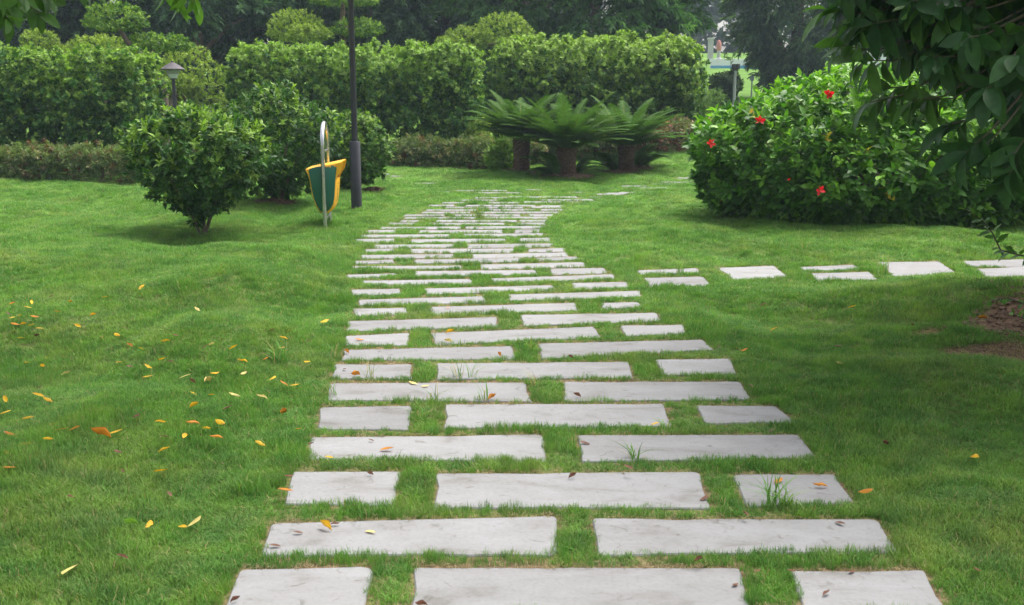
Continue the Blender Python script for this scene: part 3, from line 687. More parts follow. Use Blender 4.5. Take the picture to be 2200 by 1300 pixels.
# big hibiscus on the right
hib_Y = 13.9
hib = shrub('hibiscus_bush', 'wide glossy bush with red flowers on the right lawn', 1905, 490, hib_Y, 2.72, 1.5, -.25, 1.98, 5300, 6, .110, .064,
      [(.05, .145, .016), (.07, .19, .018), (.10, .235, .024), (.17, .34, .035)], [3, 3, 2], M['glossy_leaf'], parts=300, fat=.40, lump=.05, depth=.28, cat='bush', young=.45, stem_n=12, cell=18, up=.75, grav=.15)
hib_extra = Leaves()
def flower(px, py, Y, s, name='flower', droop=0.0, bud=False):
    p = at(px, py, Y); mb = MB(); base = np.array(hib.location)
    ax = norm(np.array([[-p[0] * .05, -1, .35 - droop]]))[0]; ref = norm(np.cross(ax, [0, 0, 1.0])[None])[0]; b = np.cross(ax, ref)
    Lv = Leaves(); n = 5 if not bud else 3; ph = np.arange(n) * 2 * math.pi / n + random.random()
    D = ref[None] * np.cos(ph)[:, None] + b[None] * np.sin(ph)[:, None]
    D = D * (1 if not bud else .25) + ax[None] * (.45 if not bud else 1)
    Lv.add(np.repeat((p - base)[None], n, 0), D, np.repeat(ax[None], n, 0) + rng.normal(0, .45, (n, 3)), np.full(n, s) * rng.uniform(.75, 1.25, n), np.full(n, s * (.62 if not bud else .35)), np.repeat([[.62, .012, .018]], n, 0) * rng.uniform(.8, 1.15, (n, 1)))
    o = link(name, leaves_mesh(name, Lv.cat(), M['petal'], 'fallen'), hib)
    if not bud:
        mb.tube([p - base, p - base + ax * s * .6, p - base + ax * s * 1.05 + np.array([0, 0, .01])], [.006, .005, .004], 6); mb.build('stamen', plain('stamen', (.7, .25, .06)), o)
for a in ((1527, 309, 12.8, .072), (1632, 261, 12.7, .072), (1781, 203, 12.8, .078), (1762, 409, 12.2, .072, 'flower', .3)): flower(*a)
flower(1695, 387, 12.42, .07, 'bud', 0, True)
# loose plants beyond
shrub('shrub', 'small clipped yellow green ball shrub beside the low hedge', 1030, 300, 24.0, .30, .3, .0, 1.0, 260, 8, .06, .03, [(.12, .19, .03), (.17, .25, .04), (.26, .34, .06)], [1, 1], M['hedge_leaf'], 'kite', fat=.6, young=.5, stem_n=3)
shrub('shrub', 'low pale green plant peeping out left of the cycads', 1075, 330, 22.2, .32, .25, .0, .62, 90, 7, .17, .05, [(.12, .23, .03), (.17, .29, .04), (.22, .34, .05)], [1, 1], M['hedge_leaf'], 'oval', fat=.4, young=.3, stem_n=3)
for px, Y, s, lb in ((1470, 27.2, .75, 'loose grey green shrub at the right end of the bright hedge'), (1502, 29.5, .7, 'hazy loose shrub behind the reddish low hedge')):
    shrub('shrub', lb, px, 0, Y, s, s, .0, 1.55, 420, 9, .13, .03, [(.06, .11, .04), (.08, .14, .05), (.13, .2, .07)], [1, 1], M['tree_leaf'], 'kite', fat=.45, depth=.75, lump=.2, young=.3, stem_n=3)
for px, Y, s, h, lb in ((1930, 52, 1.0, 1.3, 'distant round shrub on the far lawn behind the red-flowered bush'), (1870, 50, 1.3, .9, 'distant spreading shrub left of the round one on the far lawn'), (1965, 68, 1.5, 1.2, 'distant purplish shrub in front of the white and blue wall')):
    shrub('shrub', lb, px, 0, Y, s, s, .0, h, 300, 9, .2, .08, [(.05, .09, .03), (.07, .11, .04), (.1, .14, .05)] if px != 1965 else [(.07, .06, .05), (.08, .07, .055), (.1, .09, .06)], [1, 1], M['tree_leaf'], 'kite', fat=.45, depth=.5, young=.2, stem_n=3)
hedge(7.8, 8.72, 40.0, 41.0, 1.35, [(.035, .075, .025), (.05, .095, .03), (.06, .11, .035), (.1, .16, .04)], [2, 2, 1, .1], 'clipped_shrub', 'shrub clipped to a dark block beside the floodlight post', 'shrub', None, dens=60, L=.12, W=.07, k=8, round_=.15, lump=.05, rough_top=.06)

# ------------------------------------------------------------------ topiary trees
def topiary(name, label, base, trunk_pts, pads, pal, wts, L=.072, W=.034):
    root = empty(name, base); tag(root, label, 'tree', 'cloud-pruned trees behind the hedges')
    b = np.array(base)
    mb = MB(); mb.tube([np.array(p) - b for p in trunk_pts], [.12, .1, .08, .06, .05][:len(trunk_pts)], 8); mb.build('trunk', M['bark'], root)
    tp = np.array(trunk_pts)
    for c, rx, ry, rz, flat in pads:
        c = np.array(c); n = int(320 * (rx * ry + rx * rz * 1.2)) + 120
        d = unit(n); lo = d[:, 2] < 0
        r = 1 - .28 * rng.random(n) ** 1.8
        p = c + np.stack([d[:, 0] * rx, d[:, 1] * ry, np.where(lo, d[:, 2] * rz * flat, d[:, 2] * rz)], 1) * r[:, None] + rng.normal(0, .02, (n, 3))
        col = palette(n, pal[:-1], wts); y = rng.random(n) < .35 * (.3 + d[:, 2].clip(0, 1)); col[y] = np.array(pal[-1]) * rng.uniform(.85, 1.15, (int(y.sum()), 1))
        Lv = Leaves(); rosettes(Lv, p, d * np.array([1, 1, 1.4]) + np.array([0, 0, .3]) + rng.normal(0, .3, (n, 3)), 9, L, W, L, (30, 80), col)
        dt = Lv.cat(); d2 = list(dt); d2[0] = dt[0] - b
        o = link('crown', leaves_mesh('crown', d2, M['hedge_leaf'], 'kite'), root); o['kind'] = 'stuff'
        k = int(np.argmin(np.linalg.norm(tp - c, axis=1))); mb = MB()
        mb.tube([tp[k] - b, (tp[k] + c) / 2 - b + np.array([0, 0, -.1]), c - b + np.array([0, 0, -rz * .2])], [.05, .04, .025], 6); mb.build('branch', M['bark'], root)
    return root
GT = [(.065, .145, .022), (.10, .20, .03), (.15, .255, .04), (.23, .34, .06)]
GO = [(.14, .215, .034), (.18, .265, .04), (.23, .315, .05), (.28, .37, .07)]
def T(px, py, Y): return tuple(at(px, py, Y))
topiary('topiary_tree', 'cloud-pruned tree with a mushroom pad above the left hedge', (-8.1, 24.2, hz(-8.1, 24.2)),
        [(-8.1, 24.2, 0), T(352, 190, 24.4), T(305, 120, 24.4), T(272, 88, 24.4), T(252, 55, 24.4)],
        [(T(248, 48, 24.4), .74, .7, .48, .35), (T(340, 96, 24.9), .82, .7, .26, .5)], GT, [2, 3, 2])
topiary('topiary_tree', 'broad cone-shaped clipped tree behind the small garden lamp', (-7.4, 26.5, hz(-7.4, 26.5)),
        [(-7.55, 25.2, 0), T(370, 230, 25.4), T(380, 190, 26.2)],
        [(T(405, 205, 26.6), 1.12, .9, 1.28, .6), (T(340, 215, 26.8), .55, .8, .9, .6), (T(395, 185, 25.7), .5, .4, .28, .7)], GO, [2, 3, 2])
topiary('topiary_tree', 'low olive clipped dome behind the left hedge top', (-10.4, 26.6, hz(-10.4, 26.6)),
        [(-10.4, 26.6, 0), T(215, 150, 26.6), T(215, 120, 26.6)], [(T(215, 122, 26.8), 1.0, .9, .56, .5), (T(85, 95, 26.4), .45, .5, .40, .7)], GO, [2, 3, 2])
topiary('topiary_tree', 'round clipped dome with a lower pad behind middle hedge', (-5.9, 29.2, hz(-5.9, 29.2)),
        [(-5.9, 29.2, 0), T(645, 120, 29.2), T(642, 70, 29.2)], [(T(637, 70, 29.5), .82, .8, .66, .4), (T(665, 76, 28.6), .62, .6, .32, .4)], GO, [2, 3, 2])
topiary('topiary_tree', 'tiered cloud-pruned tree beside the tall lamp post', (-4.6, 29.4, hz(-4.6, 29.4)),
        [(-4.6, 29.4, 0), T(738, 110, 29.4), T(735, 50, 29.4), T(737, 10, 29.4)], [(T(768, 66, 29.2), .74, .6, .36, .35), (T(738, 2, 29.6), .95, .8, .26, .4)], GT, [2, 3, 2])
topiary('topiary_tree', 'twin-domed clipped tree right of the middle hedge', (-.3, 31, hz(-.3, 31)),
        [(-.3, 31, 0), T(1080, 140, 31), T(1080, 90, 31)], [(T(1082, 78, 31.2), .92, .9, .68, .45), (T(998, 92, 31), .72, .7, .48, .45), (T(960, 100, 31.6), .4, .5, .3, .6)], GO, [2, 3, 2])

# ------------------------------------------------------------------ big background trees
def big_tree(name, label, X, Y, crown_r, z0, z1, n, pal, wts, L=.24, W=.05, k=13, group='dark trees along the back', low=0.0, boughs=42, wispy=.0, trunk_r=.22):
    zb = hz(X, Y); root = empty(name, (X, Y, zb)); tag(root, label, 'tree', group)
    cz = (z0 + z1) / 2; rz = (z1 - z0) / 2
    # boughs spread over the crown, each a flattened cloud of drooping sprays
    d = unit(boughs * 2); d = d[(d[:, 1] < .55)][:boughs]; nb = len(d)
    bc = np.stack([d[:, 0] * crown_r * .78, d[:, 1] * crown_r * .78, cz + d[:, 2] * rz * .86], 1) * rng.uniform(.86, 1.08, (nb, 1)) * np.array([1, 1, 1])
    br = crown_r * rng.uniform(.20, .36, nb)
    i = rng.integers(0, nb, n); u = unit(n); u[:, 2] = np.abs(u[:, 2]) * np.where(rng.random(n) < .8, 1, -.6); u = u * (1 - .45 * rng.random((n, 1)) ** 1.6)
    p = bc[i] + u * br[i][:, None] * np.array([1.15, 1.15, .55]); p[:, 2] -= (u[:, 0] ** 2 + u[:, 1] ** 2) * br[i] * .35 + wispy * rng.random(n) ** 3
    fill = int(n * .16); q = unit(fill) * rng.uniform(.35, .85, (fill, 1)); p = np.concatenate([p, np.stack([q[:, 0] * crown_r, q[:, 1] * crown_r, cz + q[:, 2] * rz], 1)])
    out = np.concatenate([norm(u * np.array([1, 1, .5]) + norm(bc[i] - np.array([0, 0, cz])) * .6), unit(fill)])
    p[:, 2] = np.maximum(p[:, 2], low)
    col = palette(len(p), pal, wts); Lv = Leaves()
    rosettes(Lv, p + np.array([X, Y, zb]), out + np.array([0, 0, -.15]) + rng.normal(0, .3, (len(p), 3)), k, L, W, L * 1.8, (18, 60), col, grav=.45)
    dt = Lv.cat(); d2 = list(dt); d2[0] = dt[0] - np.array(root.location)
    o = link('crown', leaves_mesh('crown', d2, M['tree_leaf'], 'kite'), root); o['kind'] = 'stuff'
    mb = MB(); mb.tube([(0, 0, -.1), (.1, 0, z1 * .3), (-.1, .1, z1 * .6), (0, 0, z1 * .9)], [trunk_r, trunk_r * .8, trunk_r * .5, .04], 9); mb.build('trunk', M['bark'], root)
    for j in range(7):
        c = bc[j * nb // 7]; mb = MB(); mb.tube([(0, 0, max(z0 * .8, c[2] * .55)), c * np.array([.5, .5, .85]), c], [trunk_r * .4, trunk_r * .28, .03], 6); mb.build('branch', M['bark'], root)
    return root
TD = [(.032, .078, .036), (.052, .115, .048), (.085, .16, .064)]
TM = [(.05, .12, .038), (.075, .165, .048), (.105, .21, .062)]
back = [(-60, 37, 3.3, TD, 'feathery dark tree at the left edge behind the hedge'), (110, 39, 3.2, TD, 'dark tree above the left hedge, left of the mushroom topiary'),
        (300, 41, 3.2, TD, 'dark tree behind the mushroom-topped topiary'), (440, 37.5, 3.0, TD, 'dark feathery tree right of the mushroom topiary'),
        (600, 42, 3.3, TD, 'shadowed tree behind the round clipped dome'), (800, 41, 3.4, TD, 'shadowed tree right of the tall lamp post'),
        (960, 43, 3.3, TD, 'shadowed tree left of the twin-domed topiary'), (1120, 40, 3.2, TM, 'greener tree above the twin-domed topiary'),
        (1270, 38, 3.0, TM, 'mid green tree above the bright hedge'), (1398, 40, 2.25, TD, 'dark tree above the right end of the bright hedge')]
for px, Y, r, pl, lb in back:
    big_tree('background_tree', lb, (px - 1100) / F * Y, Y, r * 1.1, -.6, 9.4, 1850, pl, [2, 2, 1.2], low=.2, L=.27, W=.075, boughs=64)
for px, Y, wh in ((0, 47, 'above the far left hedge'), (230, 48, 'behind the mushroom topiary'), (480, 48, 'above the gap left of the middle hedge'), (700, 49, 'behind the tall lamp post'), (900, 49, 'right of the tall lamp post'), (1130, 48, 'behind the twin-domed topiary'), (1330, 48, 'behind the bright right hedge')):
    big_tree('background_tree', 'shadowed second-row tree ' + wh, (px - 1100) / F * Y, Y, 4.4, -1.0, 12, 800, TD, [3, 2, 1], group='second row of dark trees', L=.34, W=.08, k=11, boughs=36)
big_tree('feathery_tree', 'big hazy feathery tree standing on the far lawn, right', (1690 - 1100) / F * 46, 46, 3.35, .5, 12.5, 5000, [(.065, .12, .068), (.095, .16, .085), (.14, .21, .11)], [2, 2, 1.3], L=.27, W=.065, k=12, group=None, wispy=1.0, boughs=60, low=.4, trunk_r=.3)
big_tree('feathery_tree', 'smaller hazy tree behind the overhanging leaves, right', (1830 - 1100) / F * 60, 60, 2.6, 1.2, 8.0, 900, [(.04, .07, .035), (.055, .09, .04), (.08, .12, .05)], [2, 2, 1], L=.3, W=.05, k=12, group=None, wispy=.6, boughs=40, low=.5)
# far wood closing the view
def far_wood():
    n = 2600; X = rng.uniform(-45, 90, n); Y = 118 + rng.uniform(-3, 6, n); top = 11 + 3 * np.sin(X * .21) + 2 * np.sin(X * .53 + 1); Z = 6.0 + rng.random(n) ** .8 * top
    p = np.stack([X, Y, Z], 1); Lv = Leaves(); rosettes(Lv, p, unit(n) + np.array([0, -.4, .4]), 10, 1.1, .5, .9, (30, 90), palette(n, [(.04, .07, .045), (.055, .085, .05)], [1, 1]))
    o = link('far_wood', leaves_mesh('far_wood', Lv.cat(), M['tree_leaf'], 'kite')); tag(o, 'pale misty wood far behind everything', kind='stuff')
far_wood()

# ------------------------------------------------------------------ far wall, posts
def far_things():
    Y = 74.0; zb = hz(15, Y)
    x0, x1 = (1515 - 1100) / F * Y, (1640 - 1100) / F * Y
    root = empty('low_wall', ((x0 + x1) / 2, Y, zb)); tag(root, 'low white wall with a blue band on the far lawn', 'wall', 'white and blue walls')
    mb = MB(); mb.box((0, 0, .3), (x1 - x0, .4, .8)); mb.build('wall_face', M['white_wall'], root, smooth=False, bevel=.02)
    mb = MB(); mb.box((0, -.215, .1), (x1 - x0 - .02, .03, .28)); mb.build('blue_band', M['blue'], root, smooth=False)
    x0, x1 = (1838 - 1100) / F * Y, (2140 - 1100) / F * Y
    root = empty('long_wall', ((x0 + x1) / 2, Y, zb)); tag(root, 'taller white wall with two blue bands seen through the leaves', 'wall', 'white and blue walls')
    mb = MB(); mb.box((0, 0, .75), (x1 - x0, .4, 1.7)); mb.build('wall_face', M['white_wall'], root, smooth=False, bevel=.02)
    for z, h in ((.12, .3), (1.42, .22)):
        mb = MB(); mb.box((0, -.215, z), (x1 - x0 - .02, .03, h)); mb.build('blue_band', M['blue'], root, smooth=False)
    p = at(1544, 118, 80); zb = hz(p[0], 80)
    root = empty('marker_post', (p[0], 80, zb)); tag(root, 'tiny pinkish marker post beyond the low white wall', 'post')
    mb = MB(); mb.lathe([(0, 0), (.30, 0), (.26, .4), (.14, .5), (.14, 1.0)], 12); mb.build('shaft', M['concrete'], root)
    mb = MB(); mb.lathe([(.14, 1.0), (.2, 1.1), (.19, 1.5), (.1, 1.75), (0, 1.8)], 12); mb.build('cap', M['pink'], root)
    p = at(1526, 120, 86); zb = hz(p[0], 86)
    root = empty('pillar', (p[0], 86, zb)); tag(root, 'pale pillar left of the pinkish marker post', 'pillar')
    mb = MB(); mb.box((0, 0, .8), (.4, .4, 1.8)); mb.box((0, 0, 1.75), (.55, .55, .14)); mb.build('shaft', M['concrete'], root, smooth=False, bevel=.03)
    # floodlight post
    Y = 38.0; p = at(1576, 240, Y); zb = hz(p[0], Y); top = at(1574, 152, Y)[2] - zb
    root = empty('floodlight_post', (p[0], Y, zb)); tag(root, 'grey post with dark floodlights beside the clipped block', 'lamp post')
    mb = MB(); mb.tube([(0, 0, -.1), (0, 0, top)], [.06, .05], 10); mb.build('pole', plain('grey_paint', (.3, .31, .32), .5), root)
    for s in (-1, 1):
        mb = MB(); mb.box((s * .075, -.05, top + .14), (.13, .18, .2)); mb.box((s * .05, 0, top + .02), (.09, .04, .05)); mb.build('floodlight', M['pole'], root, smooth=False, bevel=.03)
    Y = 41.0; p = at(1614, 215, Y); zb = hz(p[0], Y); top = at(1614, 165, Y)[2] - zb
    root = empty('signpost', (p[0], Y, zb)); tag(root, 'thin grey post with small plate in front of the feathery tree', 'post')
    mb = MB(); mb.tube([(0, 0, -.1), (0, 0, top)], .03, 8); mb.build('pole', plain('dull_metal', (.2, .22, .23), .5), root)
    mb = MB(); mb.box((-.02, -.04, top - .06), (.16, .03, .18)); mb.build('plate', plain('dull_plate', (.12, .14, .16), .6), root, smooth=False)
far_things()

# ------------------------------------------------------------------ cycads
def frond_mesh(name, L, rise, droop, seed):
    """an arching feather leaf along +X: rise = starting angle, droop = how far it bends"""
    g = np.random.default_rng(seed); V = []; Fc = []; C = []
    n = 46; pts = [np.zeros(3)]; ang = rise; st = L / n; dirs = []
    for i in range(n):
        a = rise - droop * (i / n) ** 1.3; dirs.append(np.array([math.cos(a), 0, math.sin(a)])); pts.append(pts[-1] + dirs[-1] * st)
    dirs.append(dirs[-1])
    def add(vs, fs, c):
        b = len(V); V.extend([tuple(v) for v in vs]); Fc.extend([tuple(i + b for i in f) for f in fs]); C.extend([c] * len(vs))
    mid = (.17, .19, .05)
    for i in range(0, n, 2):                       # midrib
        r0 = .010 * (1 - i / n) + .003; r1 = .010 * (1 - (i + 2) / n) + .003; p, q = pts[i], pts[min(i + 2, n)]
        up = np.array([-dirs[i][2], 0, dirs[i][0]])
        vs = [p + np.array([0, r0, 0]), p + up * r0, p - np.array([0, r0, 0]), q + np.array([0, r1, 0]), q + up * r1, q - np.array([0, r1, 0])]
        add(vs, [(0, 3, 4, 1), (1, 4, 5, 2)], mid)
    for i in range(5, n + 1):
        t = i / n; ll = .19 * math.sin(math.pi * min(1, (t * .92 + .08)) ** .75) ** .6 + .03
        up = np.array([-dirs[i][2], 0, dirs[i][0]])
        for s in (-1, 1):
            for half in (0, .5):
                p = pts[i] - dirs[i] * st * half
                d = norm((np.array([0, s, 0]) * .95 + dirs[i] * (.30 + .35 * t) + up * (.16 + g.normal(0, .05)))[None])[0]
                wv = dirs[i] * .0058
                c = np.array((.060, .128, .027)) * g.uniform(.75, 1.3)
                m_ = p + d * ll * .55 + up * .006; e = p + d * ll - up * ll * .08
                add([p - wv, p + wv, m_ + wv, m_ - wv, e], [(0, 1, 2, 3), (3, 2, 4)], c)
    return mesh_np(name, V, [i for f in Fc for i in f], [len(f) for f in Fc], M['frond_leaf'], cols=np.array(C))
FR = {}
for key, (rise, droop) in {'up': (1.06, .60), 'mid': (.86, .66), 'side': (.66, .56), 'low': (.44, .50)}.items():
    FR[key] = [frond_mesh('frond', 1.32, rise, droop + .12 * v, 7 * v + len(key)) for v in range(2)]
SF = [frond_mesh('frond', .75, r0, 1.2, 3 + i) for i, r0 in enumerate((.95, .65))]
def cycad(px, py, Y, ht, r, label, fs=1.0, counts=(('up', 7), ('mid', 18), ('side', 24), ('low', 22))):
    p = at(px, py, Y); X = p[0]; zb = hz(X, Y); root = empty('cycad', (X, Y, zb)); tag(root, label, 'cycad', 'cycads on the lawn')
    prof = []; mb = MB(); seg = 20; rows = 26
    vs = []
    for i in range(rows + 1):
        z = -.05 + (ht + .05) * i / rows
        for k in range(seg):
            a = 2 * math.pi * k / seg; bump = .022 * (((k + (i % 2) * .5 + i * .18) * 1.0) % 1.0) * 0 + .018 * (1 if (k + i) % 2 else -.2) + random.uniform(-.006, .006)
            rr = r * (1.06 - .12 * math.sin(math.pi * i / rows)) + bump
            vs.append((math.cos(a) * rr, math.sin(a) * rr, z + random.uniform(-.008, .008)))
    fs_ = [(i * seg + k, i * seg + (k + 1) % seg, (i + 1) * seg + (k + 1) % seg, (i + 1) * seg + k) for i in range(rows) for k in range(seg)] + [tuple(rows * seg + k for k in range(seg))]
    mb.add(vs, fs_); mb.build('trunk', M['cycad_bark'], root, smooth=False)
    # rusty woolly top where the fronds start
    mb = MB()
    for i in range(60):
        a = random.uniform(0, 6.28); rr = r * random.uniform(.5, 1.05); l = random.uniform(.06, .13); o_ = random.uniform(.1, .8)
        q = np.array([math.cos(a) * rr, math.sin(a) * rr, ht - .06]); e = q + np.array([math.cos(a) * l * o_, math.sin(a) * l * o_, l])
        mb.tube([q, e], [.012, .003], 4, cap=False)
    o = mb.build('leaf_base_tuft', plain('rusty_wool', (.20, .09, .045), .95, scale=30, var=.3), root); o['kind'] = 'stuff'
    for key, n in counts:
        a0 = random.random() * 6.28
        for i in range(n):
            o = bpy.data.objects.new('frond', random.choice(FR[key])); COL.objects.link(o); o.parent = root
            a = a0 + 2 * math.pi * i / n + random.uniform(-.12, .12)
            o.location = (math.cos(a) * r * .5, math.sin(a) * r * .5, ht - .04 + {'up': .05, 'mid': .03, 'side': .0, 'low': -.03}[key])
            o.rotation_euler = (random.uniform(-.12, .12), random.uniform(-.1, .1), a); o.scale = [fs * random.uniform(.9, 1.06)] * 3
    return root
cycad(1217, 388, 20.5, .58, .185, 'front centre cycad with a wide dark feathery crown', 1.02)
cycad(1120, 380, 21.3, .74, .165, 'left cycad with the tallest trunk, partly hidden', .92)
cycad(1345, 376, 21.9, .58, .165, 'right cycad with small offsets round its base', .95)
def pup(px, py, Y, n, label, a_rng, s=1.0):
    p = at(px, py, Y); root = empty('young_cycad', (p[0], Y, hz(p[0], Y))); tag(root, label, 'cycad', 'young cycads at the trunks')
    for i in range(n):
        o = bpy.data.objects.new('frond', SF[i % 2]); COL.objects.link(o); o.parent = root
        o.rotation_euler = (random.uniform(-.2, .2), random.uniform(-.25, .1), a_rng[0] + (a_rng[1] - a_rng[0]) * i / max(1, n - 1)); o.scale = [s * random.uniform(.85, 1.1)] * 3
    mb = MB(); mb.lathe([(0, -.03), (.06, -.02), (.07, .04), (.03, .1), (0, .11)], 10); mb.build('bulb', M['cycad_bark'], root)
pup(1190, 387, 20.3, 5, 'young cycad sprouting left of the front trunk', (2.0, 4.2))
pup(1236, 386, 20.7, 3, 'single low sprout right of the front trunk', (-.5, .6), .8)
pup(1318, 374, 21.9, 6, 'young cycad left of the right cycad trunk', (1.7, 4.2), 1.0)
pup(1372, 376, 22.0, 6, 'young cycad right of the right cycad trunk', (-1.4, 1.4), 1.05)
def mulch(px, py, Y, rx, label):
    p = at(px, py, Y); X = p[0]; mb = MB(); n = 420
    for i in range(n):
        a = random.uniform(0, 6.28); r = math.sqrt(random.random()); x, y = X + math.cos(a) * r * rx, Y + math.sin(a) * r * rx * .8
        z = hz(x, y) + .05 * (1 - r) + .012; l = random.uniform(.04, .11); b = random.uniform(0, 3.14); t = random.uniform(-.02, .02)
        dx, dy = math.cos(b) * l / 2, math.sin(b) * l / 2; ox, oy = -math.sin(b) * .012, math.cos(b) * .012
        mb.add([(x - dx, y - dy, z - t), (x + ox, y + oy, z + .012), (x + dx, y + dy, z + t), (x - ox, y - oy, z + .008)], [(0, 1, 2, 3)])
    for i in range(1):
        ring = [(X, Y, hz(X, Y) + .07)] + [(X + math.cos(k * .3927) * rx, Y + math.sin(k * .3927) * rx * .8, hz(X + math.cos(k * .3927) * rx, Y + math.sin(k * .3927) * rx * .8) + .012) for k in range(16)]
        mb.add(ring, [(0, 1 + k, 1 + (k + 1) % 16) for k in range(16)])
    o = mb.build('mulch', M['mulch'], smooth=False); tag(o, label, kind='stuff')
mulch(1217, 392, 20.55, .55, 'brown needle mulch round the front cycad'); mulch(1110, 385, 21.3, .42, 'brown needle mulch round the left cycad'); mulch(1345, 379, 21.9, .58, 'brown needle mulch round the right cycad')
mulch(590, 449, 15.2, .3, 'brown litter under the larger round shrub'); mulch(800, 412, 17.6, .22, 'brown litter under the smallest round shrub')

# ------------------------------------------------------------------ lamp posts, bin
def lamp_posts():
    Y = 14.7; X = (766 - 1100) / F * Y; zb = hz(X, Y)
    root = empty('lamp_post', (X, Y, zb)); tag(root, 'tall dark lamp post with a thicker sleeve at its foot', 'lamp post')
    mb = MB(); mb.lathe([(.0, -.1), (.077, -.1), (.077, .955), (.070, .965), (.042, .965)], 24); mb.build('sleeve', M['pole'], root)
    mb = MB(); mb.lathe([(.042, .94), (.042, 3.02), (.046, 3.03), (.046, 3.12), (.034, 3.13), (.032, 3.9)], 20); mb.build('pole', M['pole'], root)
    lamp_head(root, 3.9, 1.25)
    Y = 21.0; X = (389 - 1100) / F * Y; zb = hz(X, Y); zt = at(378, 172, Y)[2] - zb
    root = empty('garden_lamp', (X, Y, zb)); tag(root, 'small garden lamp with conical hat between the hedges', 'lamp post')
    mb = MB(); mb.lathe([(0, -.1), (.042, -.1), (.036, zt)], 14); mb.build('pole', M['pole'], root)
    lamp_head(root, zt, 1.0)
def lamp_head(root, z, s):
    mb = MB(); mb.lathe([(.036 * s, z), (.07 * s, z + .01), (.07 * s, z + .03), (.06 * s, z + .04)], 20); mb.build('collar', M['pole'], root)
    mb = MB(); mb.lathe([(.065 * s, z + .03), (.15 * s, z + .19 * s), (.155 * s, z + .2 * s), (0, z + .2 * s)], 24); o = mb.build('diffuser', M['diffuser'], root)
    for i in range(4):
        t = .55 + i * .12; mb = MB(); r = (.065 + .085 * t) * s; zz = z + .03 + (.16 * s) * t
        mb.lathe([(r, zz), (r + .006, zz + .004), (r + .006, zz + .010), (r, zz + .012)], 20); mb.build('louvre_ring', M['shade'], o)
    mb = MB(); mb.lathe([(.155 * s, z + .195 * s), (.235 * s, z + .205 * s), (.235 * s, z + .215 * s), (.10 * s, z + .31 * s), (.03 * s, z + .345 * s), (.03 * s, z + .37 * s), (0, z + .375 * s)], 28); mb.build('lamp_shade', M['shade'], root)
lamp_posts()
